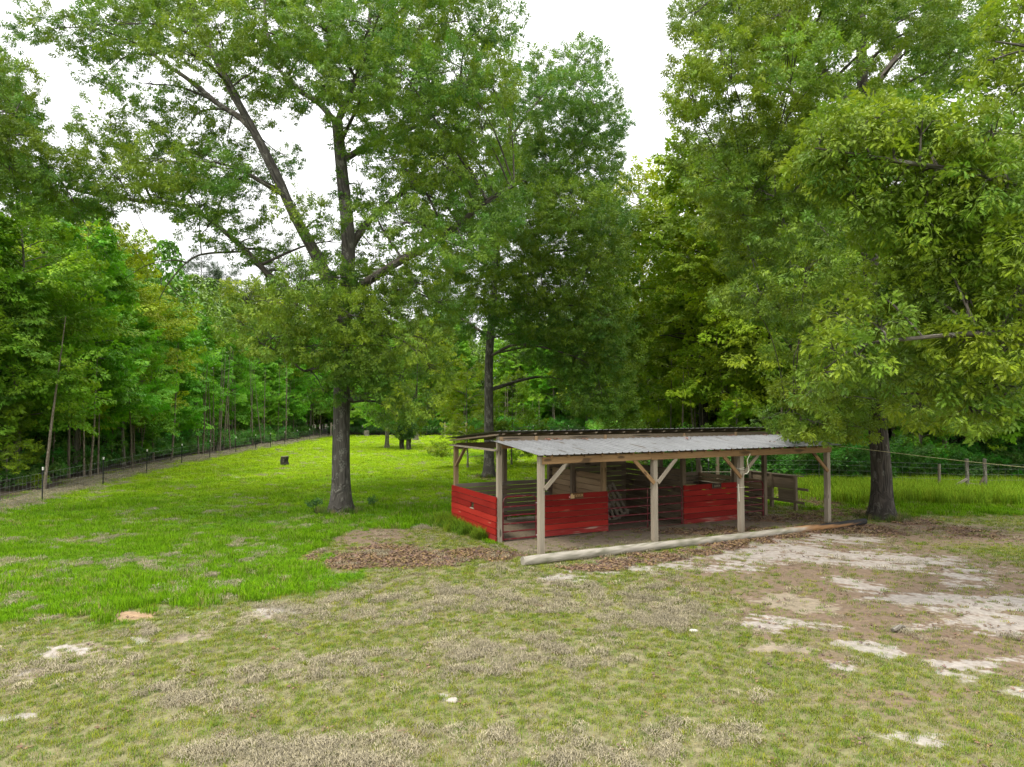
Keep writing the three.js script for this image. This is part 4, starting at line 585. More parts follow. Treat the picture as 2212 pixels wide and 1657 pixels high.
{
  const r = rng(61), jit = (a) => (r() - 0.5) * a;
  // posts: front row, middle row, back row
  const post = (u, v, y1, mat, s = 0.135) => board('post', barn, mat, s, y1 + 0.3, s, u, (y1 - 0.3) / 2, -v, 0, jit(0.04), jit(0.006));
  for (const u of [0.31, 4.08, 7.46, 11.41]) { const p = post(u, -2.07, 2.6, M.postGrey, 0.15); }
  for (const [u, h, m] of [[0.05, 3.06, M.postGrey], [1.42, 2.9, M.postWood], [3.70, 2.9, M.postWood], [6.92, 2.9, M.oldWood], [9.23, 2.9, M.oldWood], [10.68, 2.9, M.oldWood]]) post(u, -0.005, h, m);
  for (const [u, m] of [[0.05, M.postWood], [1.87, M.oldWood], [3.68, M.oldWood], [5.3, M.darkWood], [6.95, M.darkWood], [8.72, M.oldWood], [10.65, M.oldWood]]) post(u, 3.42, 2.68, m);
  post(3.64, 1.75, 2.85, M.oldWood, 0.13); post(7.02, 1.75, 2.85, M.darkWood, 0.12);
  // long beams
  const beam = (u0, u1, v, y, h, t, mat) => board('beam', barn, mat, u1 - u0, h, t, (u0 + u1) / 2, y, -v);
  beam(0.3, 3.9, -2.07 - 0.098, 2.495, 0.19, 0.045, M.beamWood); beam(3.905, 7.3, -2.07 - 0.098, 2.497, 0.19, 0.045, M.beamWood); beam(7.305, 11.5, -2.07 - 0.098, 2.492, 0.185, 0.045, M.beamWood); beam(0.32, 11.45, -2.07 + 0.098, 2.49, 0.18, 0.04, M.oldWood);
  beam(0.12, 5.6, -0.0975, 2.985, 0.155, 0.045, M.oldWood); beam(5.605, 11.3, -0.0975, 2.982, 0.155, 0.045, M.oldWood); beam(0.1, 11.25, -0.0975, 2.78, 0.14, 0.045, M.beamWood); beam(0.1, 11.2, 3.51, 2.62, 0.19, 0.04, M.oldWood); beam(0.1, 11.2, 3.33, 2.62, 0.19, 0.04, M.darkWood);
  for (const u of [0.06, 1.22, 3.7, 6.9, 9.2, 11.2]) board('nailing_block', barn, M.postWood, 0.1, 0.15, 0.03, u, 2.985, 0.137);
  // end beams and rafters under both roofs
  bar('beam', barn, M.greyBoard, B(-0.045, -0.1, 2.66), B(-0.045, 3.55, 2.65), 0.04, 0.19);
  bar('beam', barn, M.greyBoard, B(10.77, -0.1, 2.66), B(10.77, 3.55, 2.65), 0.04, 0.19);
  for (let k = 0; k < 21; k++) { const u = 0.22 + k * 0.5366 + jit(0.04); if (u > 11.2) break; bar('rafter', barn, k === 0 ? M.oldWood : M.darkWood, B(u - 0.08, -0.12, 3.135), B(u - 0.02, 3.75, 2.80), 0.04, 0.088); bar('rafter', barn, M.beamWood, B(u + 0.1, 0.05, 2.885), B(u + 0.34, -2.24, 2.602), 0.04, 0.085); }
  bar('rafter', barn, M.oldWood, B(-0.09, -0.12, 3.12), B(-0.06, 3.6, 2.81), 0.045, 0.14);
  for (const v of [0.6, 1.5, 2.4, 3.3]) board('purlin', barn, M.darkWood, 11.1, 0.035, 0.08, 5.55, 3.175 - v * 0.0865, -v, -0.087, 0, 0);
  for (const v of [-0.5, -1.1, -1.7]) board('purlin', barn, M.darkWood, 11.0, 0.03, 0.08, 5.75 - v * 0.12, 2.89 + v * 0.124, -v, 0.124, 0, 0);
  // knee braces
  const brace = (u0, y0, u1, y1, v, mat) => bar('knee_brace', barn, mat, B(u0, v, y0), B(u1, v, y1), 0.05, 0.105);
  brace(0.385, 1.74, 1.08, 2.42, -2.15, M.postGrey); brace(4.02, 1.72, 3.3, 2.42, -2.15, M.beamWood); brace(4.15, 1.72, 4.84, 2.41, -2.15, M.postGrey); brace(7.4, 1.73, 6.7, 2.41, -2.15, M.beamWood); brace(7.54, 1.78, 8.25, 2.41, -2.05, M.postGrey); brace(11.36, 1.76, 10.64, 2.42, -2.15, M.beamWood);
  bar('knee_brace', barn, M.postWood, B(0.03, 3.36, 1.95), B(0.03, 2.55, 2.6), 0.05, 0.1); bar('knee_brace', barn, M.postGrey, B(9.35, 3.25, 1.9), B(9.9, 3.25, 2.5), 0.05, 0.09);
  // board walls
  function wall(name, u0, v0, u1, v1, hs, mats, t = 0.038, label, tilt = 0) {
    const g = sub(name, barn, label), a = B(u0, v0, 0), b = B(u1, v1, 0), len = a.distanceTo(b), ang = Math.atan2(-(b.z - a.z), b.x - a.x);
    hs.forEach(([y0, y1], k) => { const m = board('board', g, typeof mats === 'function' ? mats(k) : mats[k % mats.length], len + jit(0.02), y1 - y0, t + (k % 2) * 0.004, (a.x + b.x) / 2, (y0 + y1) / 2, (a.z + b.z) / 2, 0, ang, jit(0.003)); m.rotateX(tilt); m.translateZ(jit(0.008)); });
    return g;
  }
  const stack = (y0, y1, n, gap) => { const h = (y1 - y0 + gap) / n; return Array.from({ length: n }, (_, k) => [y0 + k * h, y0 + (k + 1) * h - gap - Math.abs(jit(0.004))]); };
  const redRows = (m) => (k) => k === 0 ? M.redWorn : m[Math.floor(r() * m.length)];
  // end wall: third board from the top is cut for a small square opening
  { const g = sub('end_wall', barn, 'red end wall with a small square hole'), rowsY = stack(0.02, 1.3, 7, 0.016), u = -0.045;
    rowsY.forEach(([y0, y1], k) => { const mm = k === 0 ? M.redWorn : M.redSide[(k * 5 + 1) % 6], add = (v0, v1, b0, b1) => board('board', g, mm, 0.04, b1 - b0, v1 - v0, u - 0.02, (b0 + b1) / 2, -(v0 + v1) / 2, jit(0.003), 0, -0.055); if (k === 4) { add(-0.045, 1.58, y0, y1); add(1.84, 3.49, y0, y1); } else add(-0.045 + jit(0.02), 3.49 + jit(0.02), y0, y1); }); }
  wall('stall_front', 1.38, -0.10, 3.79, -0.10, stack(0.04, 1.277, 7, 0.018), redRows(M.red), 0.04, 'red stall front under the left half of the roof', -0.06);
  wall('stall_front', 6.86, -0.10, 9.34, -0.10, stack(-0.03, 1.3, 7, 0.018), redRows(M.red), 0.04, 'red stall front under the right half of the roof', -0.06);
  wall('back_wall', 0.0, 3.36, 3.72, 3.36, [0, 1, 2, 3, 4, 5, 6, 7].map((k) => [0.15 + k * 0.1525, 0.15 + k * 0.1525 + 0.128]), (k) => [M.oldWood, M.greyBoard, M.oldWood][k % 3], 0.036, 'low grey back boards with daylight between');
  wall('back_wall', 3.62, 3.345, 7.0, 3.345, stack(0.05, 2.62, 14, 0.012), [M.darkWood], 0.036, 'full-height dark back boards');
  wall('back_wall', 7.05, 3.36, 10.72, 3.36, [0, 1, 2, 3, 4, 5, 6].map((k) => [0.1 + k * 0.178, 0.1 + k * 0.178 + 0.15]), [M.darkWood, M.oldWood], 0.036, 'low dark back boards with daylight between');
  wall('partition', 3.755, 3.3, 3.755, 0.08, stack(0.05, 1.78, 9, 0.014), [M.paleBoard, M.paleBoard, M.postWood], 0.036, 'pale tan partition boards');
  wall('partition', 7.0, 3.32, 7.0, 0.1, [...stack(0.05, 1.4, 7, 0.016), [1.43, 1.57], [1.61, 1.775]], [M.darkWood], 0.036, 'dark partition boards with slits of daylight');
  wall('end_wall', 10.62, 3.35, 10.62, 0.06, [0, 1, 2, 3, 4, 5, 6].map((k) => [0.12 + k * 0.172, 0.12 + k * 0.172 + 0.14]), (k) => k > 4 ? M.paleBoard : M.oldWood, 0.036, 'spaced boards of the far end wall');
  board('ledge_board', barn, M.oldWood, 0.09, 0.04, 3.3, 7.0, 1.79, -1.7);
  // corrugated roofs: one mesh per metal sheet
  const steel = new THREE.MeshStandardMaterial({ metalness: 0.3, roughness: 0.45, side: THREE.DoubleSide });
  steel.map = tex(256, 512, (u, v) => { const st = sstep(0.72, 0.86, pn(u * 30, v * 7, 30, 7, 71)) * sstep(0.5, 0.7, pn(u * 6, v * 5, 6, 5, 72)), b = 0.19 + 0.06 * pn(u * 8, v * 5, 8, 5, 73) + 0.05 * pn(u * 60, v * 60, 60, 60, 74); return [lerp(b, 0.12, st * 0.75), lerp(b * 1.01, 0.1, st * 0.75), lerp(b * 1.04, 0.08, st * 0.75)]; });
  steel.roughnessMap = tex(128, 128, (u, v) => 0.7 + 0.3 * pn(u * 9, v * 9, 9, 9, 75), false);
  const steelOld = steel.clone(); steelOld.color = new THREE.Color(0.62, 0.6, 0.57);
  function roof(name, TL, TR, BL, BR, n, mat, label) { // corners: ridge side left/right, eave side left/right
    const g = sub(name, barn, label), ribs = 4;
    for (let s = 0; s < n; s++) {
      const b = new MB(), prof = [];
      for (let k = 0; k < ribs; k++) for (const [f, h] of [[0, 0.021], [0.07, 0.021], [0.15, 0], [0.36, 0], [0.39, 0.004], [0.43, 0], [0.6, 0], [0.64, 0.004], [0.68, 0], [0.87, 0], [0.96, 0.021]]) prof.push([(k + f) / ribs, h]);
      prof.push([1.012, 0.022]);
      const cols = prof.map(([f, h]) => { const t = (s + f) / n; return [TL.clone().lerp(TR, t), BL.clone().lerp(BR, t), h + s * 0.0004]; }), nm = V3().crossVectors(BR.clone().sub(BL), TL.clone().sub(BL)).normalize(); if (nm.y < 0) nm.negate();
      const cj = jit(0.02), ROWS = 4;
      for (let q = 0; q <= ROWS; q++) cols.forEach(([t, e, h], i) => { const p = t.clone().lerp(e, q / ROWS + (q === ROWS ? cj * 0.2 : 0)).addScaledVector(nm, h); b.vert(p, nm, (s * ribs + prof[i][0] * ribs) * 0.11, q / ROWS * 0.9 + s * 0.31); });
      const w = cols.length; for (let q = 0; q < ROWS; q++) for (let i = 0; i < w - 1; i++) { const a = q * w + i; b.i.push(a, a + 1, a + w, a + 1, a + w + 1, a + w); }
      const geo = b.geo(); geo.computeVertexNormals(); part('roof_sheet', geo.toNonIndexed(), mat, g).geometry.computeVertexNormals();
    }
    return g;
  }
  roof('front_roof', B(-0.26, -0.02, 2.948), B(11.27, -0.02, 2.936), B(0.08, -2.3, 2.648), B(11.86, -2.3, 2.634), 13, steel, 'low front roof of light grey corrugated metal');
  roof('rear_roof', B(-0.18, -0.16, 3.222), B(11.28, -0.16, 3.2), B(-0.2, 3.85, 2.855), B(11.3, 3.85, 2.84), 13, steelOld, 'raised rear roof of weathered corrugated metal');
  // gates hung in the stall openings
  const pipe = (g, pts, rad = 0.022, name = 'rail') => part(name, new MB().tube(pts, rad, 8, null, true).geo(), M.gateRed, g);
  const arc = (cx, cy, R, a0, a1, z) => Array.from({ length: 7 }, (_, k) => { const a = lerp(a0, a1, k / 6); return V3(cx + Math.cos(a) * R, cy + Math.sin(a) * R, z); });
  function gate(u0, u1, y0, y1, bars, v, label, mids = []) {
    const g = sub('gate', barn, label), z = -v, R = 0.16;
    pipe(g, [V3(u0, y0 - 0.03, z), V3(u0, y0 + 0.4, z), V3(u0, y1 - R, z), ...arc(u0 + R, y1 - R, R, Math.PI, Math.PI / 2, z), ...arc(u1 - R, y1 - R, R, Math.PI / 2, 0, z), V3(u1, y0 + 0.4, z), V3(u1, y0 - 0.03, z)], 0.024, 'frame');
    for (const y of bars) pipe(g, [V3(u0, y, z), V3((u0 + u1) / 2, y + jit(0.012), z), V3(u1, y, z)]);
    for (const u of mids) pipe(g, [V3(u, y0, z + 0.026), V3(u, y1, z + 0.026)], 0.016, 'upright');
    return g;
  }
  const g1 = gate(0.165, 1.27, 0.05, 1.285, [0.05, 0.265, 0.495, 0.735, 0.99], -0.02, 'narrow red pipe gate beside the corner post');
  for (const y of [1.06, 0.1]) { const m = part('latch', new MB().tube([V3(1.24, y, 0.06), V3(1.30, y + 0.01, 0.075), V3(1.36, y, 0.06)], 0.014, 6).geo(), new THREE.MeshStandardMaterial({ color: 0xd8d8d4, metalness: 0.6, roughness: 0.35 }), g1); }
  gate(3.83, 6.82, 0.0, 1.265, [0.0, 0.222, 0.459, 0.714, 0.969], -0.05, 'wide red pipe gate across the middle stall', [5.37]);
  gate(9.42, 10.58, -0.02, 1.27, [-0.02, 0.2, 0.44, 0.7, 0.96], -0.03, 'narrow red pipe gate at the right end');
  // small opening frame
  board('opening_sill', barn, M.postGrey, 0.05, 0.025, 0.3, -0.07, 0.755, -1.71);
}
// ------------------------------------------------------------------ things in and about the barn
const inBarn = (o, u, v, y, turn = 0) => { const p = barnPoint(u, v, y); o.position.copy(p); o.rotation.y = BYAW + turn; return o; };
function sign(name, label, text, u, v, y, w, h, bg, ink, turn, extra) {
  const c = document.createElement('canvas'); c.width = 256; c.height = Math.round(256 * h / w); const x = c.getContext('2d'); x.fillStyle = bg; x.fillRect(0, 0, 256, c.height);
  const r = rng(text.length * 7); for (let k = 0; k < 90; k++) { x.fillStyle = `rgba(${40 + r() * 40},${25 + r() * 25},10,${0.05 + 0.2 * r()})`; x.fillRect(r() * 256, r() * c.height, 30 + r() * 120, 1 + r() * 2); }
  if (extra) extra(x, c.width, c.height); x.fillStyle = ink; x.font = `bold ${Math.round(c.height * 0.62)}px serif`; x.textAlign = 'center'; x.textBaseline = 'middle'; x.fillText(text, extra ? 160 : 128, c.height * 0.54);
  const t = new THREE.CanvasTexture(c); t.colorSpace = THREE.SRGBColorSpace;
  const o = thing(name, label, 'sign'); inBarn(o, u, v, y, 0); o.rotation.z = turn;
  part('plaque', woodBox(w, h, 0.03), M.oldWood, o); const f = part('lettering', new THREE.PlaneGeometry(w * 0.97, h * 0.94), new THREE.MeshStandardMaterial({ map: t, roughness: 0.8 }), o); f.position.z = 0.0175; return o;
}
const s1 = sign('name_sign', 'carved wooden name sign with a pale left end on the left stall front', 'SYFER', 2.62, -0.145, 1.215, 0.46, 0.17, '#5b3d17', '#c09a6c', 0.02, (x, w, h) => { x.fillStyle = '#c9a878'; x.beginPath(); x.moveTo(0, h); x.lineTo(0, h * 0.3); x.lineTo(26, 0); x.lineTo(70, h * 0.5); x.lineTo(80, h); x.fill(); });
{ const m = part('ornament', new THREE.IcosahedronGeometry(0.03, 1), new THREE.MeshStandardMaterial({ color: 0xd98f8a, roughness: 0.7 }), s1); m.position.set(-0.25, -0.03, 0.01); }
sign('name_sign', 'dark wooden name sign with light letters on the right stall front', 'ROXY', 8.28, -0.145, 1.225, 0.4, 0.15, '#2c2116', '#a9977c', -0.01);
{ // pallet leaning inside the middle stall
  const o = thing('wooden_pallet', 'grey wooden pallet leaning upright inside the middle stall behind the wide gate', 'pallet'); const b = barnPoint(5.55, 1.75, 0); o.position.copy(b); o.rotation.set(0, BYAW, 0);
  const g = V3(-0.42, 1, -0.28).normalize(), X = V3(1, 0, 0).addScaledVector(g, -g.x).normalize(), Q = V3().crossVectors(X, g), Mx = new THREE.Matrix4().makeBasis(X, g, Q);
  const slat = (name, w, h, d, x, y, z) => { const m = part(name, woodBox(w, h, d), M.greyBoard, o); m.position.set(x, y, z).applyMatrix4(Mx); m.quaternion.setFromRotationMatrix(Mx); };
  for (const x of [-0.4, -0.2, 0, 0.2, 0.4]) slat('slat', 0.1, 1.22, 0.018, x, 0.61, 0.05); for (const y of [0.08, 0.61, 1.14]) slat('stringer', 0.96, 0.09, 0.04, 0, y, 0.018); for (const x of [-0.4, 0, 0.4]) slat('slat', 0.09, 1.22, 0.018, x, 0.61, -0.012);
}
{ // the long pole lying in front
  const a = barnPoint(-0.71, -2.98, 0.115), b = barnPoint(12.1, -2.94, 0.09), o = thing('log', 'long grey pole lying before the barn, one end charred black', 'log', [a.x, 0, a.z]), r = rng(88), pts = [], N = 60;
  for (let k = 0; k <= N; k++) { const s = k / N, p = a.clone().lerp(b, s).sub(V3(a.x, 0, a.z)); p.y += 0.012 * Math.sin(s * 9) + (s > 0.9 ? (s - 0.9) * 0.4 : 0); p.z += 0.03 * Math.sin(s * 5 + 1); pts.push(p); }
  const mb = new MB().tube(pts, (s) => (an) => (0.118 - 0.014 * s) * (1 + 0.03 * Math.sin(an * 3 + s * 30) + 0.025 * Math.sin(s * 90 + an)), 18, (s, an) => {
    const n = vnoise(s * 60, an * 2.5), m = vnoise(s * 240, an * 6), g = 0.8 + 0.35 * m, edge = s + (n - 0.5) * 0.06 + 0.02 * Math.cos(an * 2), rust = sstep(0.72, 0.79, edge), char = sstep(0.85, 0.9, edge + 0.05 * Math.sin(an * 3)), grain = 0.85 + 0.25 * vnoise(s * 25, an * 9);
    const base = [0.38, 0.345, 0.285].map((c, i) => lerp(c, [0.22, 0.21, 0.15][i], sstep(0.55, 0.8, n)) * g * grain), ru = [0.36, 0.19, 0.075].map((c) => c * g * grain);
    return [0, 1, 2].map((i) => lerp(lerp(base[i], ru[i], rust), 0.012 + 0.008 * m, char)); }, true);
  const lm = new THREE.MeshStandardMaterial({ vertexColors: true, roughness: 0.88, bumpMap: M.oakBark.bumpMap, bumpScale: 0.012 }); part('pole', mb.geo(), lm, o);
}
{ // white cable tied to the third front post
  const o = thing('cable', 'white cable looped from the beam and tied round the third front post', 'cable'); inBarn(o, 7.46, -2.07, 0); const w = new THREE.MeshStandardMaterial({ color: 0xd9d5c4, roughness: 0.6 }), y = new THREE.MeshStandardMaterial({ color: 0xb8a54a, roughness: 0.7 });
  part('loop', new MB().tube(spline([V3(0.28, 2.46, 0.14), V3(0.22, 2.38, 0.15), V3(0.17, 2.3, 0.14), V3(0.19, 2.1, 0.13), V3(0.24, 1.96, 0.12), V3(0.18, 1.86, 0.11), V3(0.07, 1.83, 0.09)], 26), 0.013, 6).geo(), w, o);
  part('string', new MB().tube(spline([V3(0.08, 2.45, 0.14), V3(0.12, 2.3, 0.13), V3(0.15, 2.05, 0.12)], 10), 0.005, 4).geo(), y, o);
  const ring = (yy, t) => part('wrap', new MB().tube(Array.from({ length: 17 }, (_, k) => { const a = k / 16 * 6.283 + 0.78, q = Math.max(Math.abs(Math.cos(a)), Math.abs(Math.sin(a))); return V3(Math.cos(a) / q * 0.088, yy + t * Math.cos(a), Math.sin(a) / q * 0.088); }), 0.008, 5).geo(), w, o); ring(2.02, 0.01); ring(1.98, -0.01); ring(1.42, 0);
  part('strap', new MB().tube([V3(-0.12, 1.52, 0.03), V3(-0.1, 1.2, 0.03), V3(-0.1, 0.98, 0.03)], 0.016, 6).geo(), w, o);
}
{ // chain
  const o = thing('chain', 'thin dark chain hanging under the roof beside the corner post', 'chain'); inBarn(o, 0.88, 1.2, 0); const g = new THREE.TorusGeometry(0.022, 0.005, 5, 10), m = new THREE.MeshStandardMaterial({ color: 0x3a3630, metalness: 0.6, roughness: 0.5 });
  for (let k = 0; k < 15; k++) { const q = part('link', g, m, o); q.position.set(0, 2.75 - k * 0.036, 0); q.scale.set(0.8, 1.2, 1); q.rotation.y = k % 2 ? 1.57 : 0; }
}
{ // rope from the roof corner
  const a = barnPoint(11.75, -2.2, 2.61), b = V3(20.5, 1.62, -22.6), mid = a.clone().lerp(b, 0.5); mid.y -= 0.06; const o = thing('rope', 'pale yellow rope running from the roof corner past the oak to the right', 'rope', a.toArray());
  part('line', new MB().tube(spline([V3(0, 0, 0), mid.sub(a), b.clone().sub(a)], 24), 0.007, 5).geo(), new THREE.MeshStandardMaterial({ color: 0xada37a, roughness: 0.8 }), o);
}
{ // the weathered board panel beyond the right end
  const o = thing('weathered_screen', 'dark weathered plywood panel on posts beyond the right end of the barn', 'panel'); inBarn(o, 12.7, 0, 0);
  for (const v of [0.37, 1.52, 2.6]) board('post', o, M.oldWood, 0.11, 1.62, 0.11, 0, 0.51, -v); const ply = [M.darkWood, M.darkWood, M.oldWood];
  board('plywood_sheet', o, M.darkWood, 0.02, 0.52, 1.16, 0.066, 1.05, -0.97); board('plywood_sheet', o, M.darkWood, 0.02, 0.42, 0.85, 0.068, 0.56, -0.82); board('plywood_sheet', o, M.oldWood, 0.02, 0.5, 1.05, 0.066, 1.05, -2.08); board('plywood_sheet', o, M.oldWood, 0.02, 0.44, 0.9, 0.07, 0.55, -2.1);
  board('rail', o, M.greyBoard, 0.05, 0.04, 2.7, 0.0, 1.325, -1.35); board('rail', o, M.oldWood, 0.04, 0.1, 2.8, -0.08, 0.34, -1.3); board('rail', o, M.oldWood, 0.04, 0.09, 2.75, 0.1, 0.82, -1.25);
  const f = thing('board_fence', 'low grey rail fence behind the board panel and the last stall', 'fence'); inBarn(f, 12.7, 0, 0); for (const v of [3.65, 5.58]) board('post', f, M.greyBoard, 0.1, 1.5, 0.1, 0, 0.55, -v); bar('rail', f, M.greyBoard, V3(0.07, 1.27, -2.75), V3(0.07, 1.02, -5.7), 0.035, 0.13); bar('rail', f, M.greyBoard, V3(0.07, 0.75, -2.75), V3(0.07, 0.6, -5.7), 0.035, 0.12);
}
{ // dry leaves and twigs on the roof
  const r = rng(303), l = [], add = (u, v, n, sp) => { for (let k = 0; k < n; k++) { const uu = u + (r() - 0.5) * sp, vv = Math.min(-0.1, v + (r() - 0.5) * 0.3), p = barnPoint(uu, vv, 2.95 + (vv + 0.02) * 0.1315 + 0.012), j = 0.7 + 0.6 * r(); l.push([place(p.x, p.y, p.z, 0, r() * 6.28, 0, 0.5), [0.3 * j, 0.17 * j, 0.1 * j]]); } };
  add(1.75, -0.15, 16, 0.5); add(2.9, -0.15, 5, 0.3); add(6.6, -0.6, 5, 0.25); add(8.9, -0.2, 9, 0.6); add(9.4, -1.5, 2, 0.1); add(10.3, -0.3, 5, 0.5); add(5, -0.15, 3, 2);
  tag(instanced('roof_leaves', dryLeafGeo(9, 6, 0.12), dryMat, l), 'small drifts of dry leaves and needles caught on the metal roof', 'fallen leaves', null, 'stuff');
}

// ------------------------------------------------------------------ stumps and stones
function stump(label, x, zf, R, H, mat, flare = 0.5, sprouts = 0) {
  const o = thing('tree_stump', label, 'stump', [x, 0, -zf], 0, 'stumps left in the pasture'), r = rng(Math.round(zf * 10)), N = 8, pts = [];
  for (let k = 0; k <= N; k++) pts.push(V3(0.02 * Math.sin(k), -0.1 + (H + 0.1) * k / N, 0)); part('bole', new MB().tube(pts, (s) => (a) => R * (1 + flare * Math.exp(-s * H / 0.16) * (0.7 + 0.3 * Math.cos(a * 5)) + 0.05 * Math.cos(a * 4 + 1)), 16, null, false).geo(), mat, o);
  const top = part('cut_face', new THREE.CylinderGeometry(R * 1.03, R * 0.98, 0.05, 16), M.greyBoard, o); top.position.y = H; top.rotation.z = 0.04;
  if (sprouts) { const b = new MB(), l = []; for (let k = 0; k < sprouts; k++) { const a = r() * 6.28, h = 0.8 + r() * 1.3, p0 = V3(Math.cos(a) * R, H * 0.7, Math.sin(a) * R), p1 = V3(Math.cos(a) * R * 1.5 + (r() - 0.5) * 0.4, H + h, Math.sin(a) * R * 1.5); b.tube([p0, p0.clone().lerp(p1, 0.5), p1], [0.018, 0.014, 0.006], 4, null, false); for (let q = 0; q < 14; q++) { const s = 0.1 + 0.9 * r(), aa = r() * 6.28; l.push([orient(p0.clone().lerp(p1, s), V3(Math.cos(aa), 0.5, Math.sin(aa)), 0.9 + 0.4 * r()), [0.06, 0.14, 0.02]]); } } part('shoots', b.geo(), M.darkBark, o); instanced('leaves', GEO.oak, leafMat(), l, o); }
  return o;
}
stump('dark tree stump alone in the pasture left of the huge oak', -15.42, 45.7, 0.26, 0.62, M.darkBark, 0.4);
stump('wide pale stump with flared foot near the far fence', -11.74, 81.9, 0.36, 0.85, M.paleBark, 0.7);
stump('small grey square-cut stump by the far fence', -20.1, 93, 0.35, 0.8, M.paleBark, 0.1);
stump('left of two dark stumps with leafy shoots in the far pasture', xAt(868, 64), 64, 0.22, 0.95, M.darkBark, 0.3, 7);
stump('right of two dark stumps with leafy shoots in the far pasture', xAt(883, 63), 63, 0.22, 1.05, M.darkBark, 0.3, 9);
{
  const rk = (name, label, cat, px, py, s, c, seed) => { const g = new THREE.IcosahedronGeometry(1, 2), p = g.attributes.position, q = ground(px, py); for (let i = 0; i < p.count; i++) { const k = 0.75 + 0.5 * vnoise(p.getX(i) * 2 + seed, p.getY(i) * 2 + p.getZ(i) * 1.7); p.setXYZ(i, p.getX(i) * k * s, p.getY(i) * k * s * 0.42, p.getZ(i) * k * s * 0.8); } g.computeVertexNormals(); const o = new THREE.Mesh(g, new THREE.MeshStandardMaterial({ color: new THREE.Color().setRGB(...c), roughness: 0.95, bumpMap: M.oakBark.bumpMap, bumpScale: 0.01 })); o.name = numbered(name); o.position.set(q.x, s * 0.12 + hgt(q.x, q.z), q.z); o.castShadow = o.receiveShadow = true; tag(o, label, cat); scene.add(o); };
  rk('stone', 'pale stone lying in the mown grass at the bottom centre', 'stone', 977, 1516, 0.085, [0.42, 0.37, 0.32], 3); rk('stone', 'small pale stone in the grass left of the sandy ground', 'stone', 1498, 1362, 0.07, [0.5, 0.47, 0.42], 8); rk('dirt_clod', 'pinkish lump lying in the grass at lower left', 'clod', 1130, 1402, 0.06, [0.4, 0.3, 0.26], 5);
  const p = ground(1940, 1362), o = thing('wood_chunk', 'short grey piece of wood lying on the sandy ground at right', 'wood piece', [p.x, 0, p.z], 0.6), r = rng(5); o.scale.setScalar(0.75); part('billet', new MB().tube([V3(-0.26, 0.06, 0), V3(-0.1, 0.075, 0.02), V3(0.1, 0.07, -0.01), V3(0.25, 0.05, 0.03)], [0.05, 0.06, 0.055, 0.03], 8).geo(), M.paleBark, o);
}
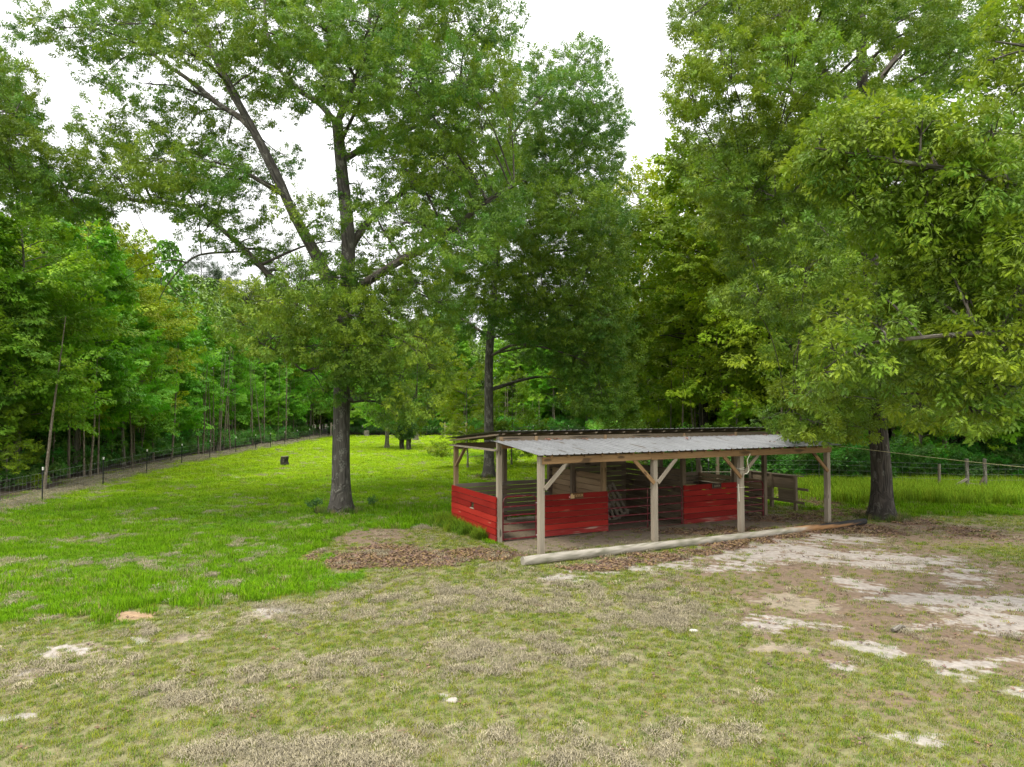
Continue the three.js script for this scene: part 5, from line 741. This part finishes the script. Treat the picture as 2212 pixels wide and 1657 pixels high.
// ------------------------------------------------------------------ fences
{
  const steelDark = new THREE.MeshStandardMaterial({ color: 0x2a2f2a, roughness: 0.6, metalness: 0.4 }), white = new THREE.MeshStandardMaterial({ color: 0xd8d6cc, roughness: 0.7 }), wire = new THREE.MeshStandardMaterial({ color: 0x8d8f8c, metalness: 0.5, roughness: 0.5 });
  const tpost = (o, p, h = 1.45) => { const g = sub('steel_post', o); const s = new THREE.BoxGeometry(0.05, h, 0.008), w = new THREE.BoxGeometry(0.009, h, 0.04); const q = part('stake', mergeGeometries([s, w.translate(0, 0, -0.025)]), steelDark, g); q.position.set(p.x, h / 2 - 0.05, p.z); const c = part('white_tip', new THREE.BoxGeometry(0.058, 0.13, 0.05), white, g); c.position.set(p.x, h - 0.09, p.z - 0.012); };
  const run = (o, pts, hs, step, rad = 0.0035) => { const b = new MB(); for (const h of hs) { const P = pts.map((p) => V3(p.x, h, p.z + 0.03)); part('strand', new MB().tube(P, rad, 4, null, false).geo(), wire, o); } const lo = hs[0], hi = hs[hs.length - 1]; for (let k = 0; k < pts.length - 1; k++) { const d = pts[k].distanceTo(pts[k + 1]), n = Math.floor(d / step); for (let q = 0; q < n; q++) { const p = pts[k].clone().lerp(pts[k + 1], q / n); b.tube([V3(p.x, lo, p.z + 0.03), V3(p.x, hi, p.z + 0.03)], rad * 0.8, 3, null, false); } } if (b.count) part('stay_wires', b.geo(), wire, o).userData.kind = 'stuff'; };
  const L = leftFence.map(([x, z]) => V3(x, 0, -z)), o = thing('wire_fence', 'wire mesh fence on white-tipped dark steel posts along the left woods', 'fence', [L[2].x, 0, L[2].z]), rel = (p) => p.clone().sub(o.position);
  L.forEach((p) => tpost(o, rel(p))); run(o, L.map(rel), [0.06, 0.24, 0.44, 0.66, 0.9, 1.18], 0.3);
  const Bk = [[-25, 93], [-21, 94.5], [-16, 95], [-12, 95.2], [-9.5, 95.2], [-6.5, 95.2], [-2, 95.2], [3, 95.2], [8, 95], [10.4, 93]].map(([x, z]) => V3(x, 0, -z)), b = thing('wire_fence', 'far wire fence with wooden end posts and rails along the back woods', 'fence', [Bk[4].x, 0, Bk[4].z]), rb = (p) => p.clone().sub(b.position);
  Bk.forEach((p, k) => { const q = rb(p); if ([0, 4, 5].includes(k)) board('wooden_post', b, M.postGrey, 0.16, 2.1, 0.16, q.x, 0.85, q.z); else tpost(b, q, 1.5); }); bar('wooden_rail', b, M.postGrey, rb(Bk[4]).setY(1.3), rb(Bk[5]).setY(1.25), 0.08, 0.12); bar('wooden_rail', b, M.postGrey, rb(Bk[0]).setY(1.5), rb(V3(-23.4, 0, -93.8)).setY(1.75), 0.08, 0.12); run(b, Bk.map(rb), [0.1, 0.4, 0.7, 1, 1.25], 0.6, 0.004);
  // right: wooden posts with braces, steel posts between
  const R = [[8.0, 36.5], [9.1, 34.1], [9.88, 33.9], [10.3, 33.8], [11.45, 33.7], [15.29, 33.6], [19.94, 31.5], [20.87, 30.95], [21.69, 30.95], [26, 31], [32, 30.5]].map(([x, z]) => V3(x, 0, -z)), f = thing('wire_fence', 'wire fence with braced wooden posts along the woods at the right', 'fence', [R[7].x, 0, R[7].z]), rf = (p) => p.clone().sub(f.position);
  R.forEach((p, k) => { const q = rf(p); if (k === 3) board('wooden_post', f, M.oldWood, 0.14, 1.9, 0.14, q.x, 0.6, q.z); else if (k === 4) board('wooden_post', f, M.postGrey, 0.13, 2.1, 0.13, q.x, 0.8, q.z); else if (k === 6) board('wooden_post', f, M.greyBoard, 0.09, 1.45, 0.09, q.x, 0.55, q.z, 0, 0.3, -0.03); else if (k === 7 || k === 8) part('wooden_post', new MB().tube([V3(q.x, -0.2, q.z), V3(q.x + 0.01, 0.8, q.z), V3(q.x, 1.58, q.z)], [0.085, 0.08, 0.075], 10).geo(), M.paleBark, f); else tpost(f, q, 1.4); });
  bar('diagonal_brace', f, M.postGrey, V3(-1.05, 0.02, -0.1), V3(-0.05, 0.66, 0.06), 0.08, 0.1); bar('diagonal_brace', f, M.darkWood, V3(0.35, 0.0, 0), V3(0.8, 0.75, 0), 0.06, 0.09); bar('cross_rail', f, M.postGrey, V3(0.03, 0.47, 0.05), V3(0.6, 0.4, 0.05), 0.05, 0.05); run(f, R.map(rf), [0.1, 0.35, 0.6, 0.85, 1.1, 1.3], 0.3);
}
// seedlings beside the huge oak
{
  const mk = (label, px, py, h, n, seed) => { const p = ground(px, py), o = thing('seedling', label, 'plant', [p.x, 0, p.z], 0, 'seedlings beside the huge oak'), r = rng(seed), b = new MB(), l = []; for (let k = 0; k < n; k++) { const a = r() * 6.28, e = V3(Math.cos(a) * 0.3 * r(), h * (0.6 + 0.4 * r()), Math.sin(a) * 0.3 * r()); b.tube([V3(0, -0.03, 0), e.clone().multiplyScalar(0.5), e], [0.008, 0.006, 0.003], 3, null, false); for (let q = 0; q < 3; q++) { const aa = r() * 6.28; l.push([orient(e.clone().multiplyScalar(0.5 + 0.5 * r()), V3(Math.cos(aa), 0.5, Math.sin(aa)), 0.55), [0.06, 0.16, 0.03]]); } } part('stem', b.geo(), M.darkBark, o); instanced('leaves', GEO.oak, leafMat(), l, o); };
  mk('leafy seedling left of the huge oak trunk in the grass', 682, 1108, 0.5, 5, 3); mk('small seedling right of the huge oak trunk', 802, 1094, 0.3, 3, 4);
}
groundCover();
shade(scene);
renderer.render(scene, camera);
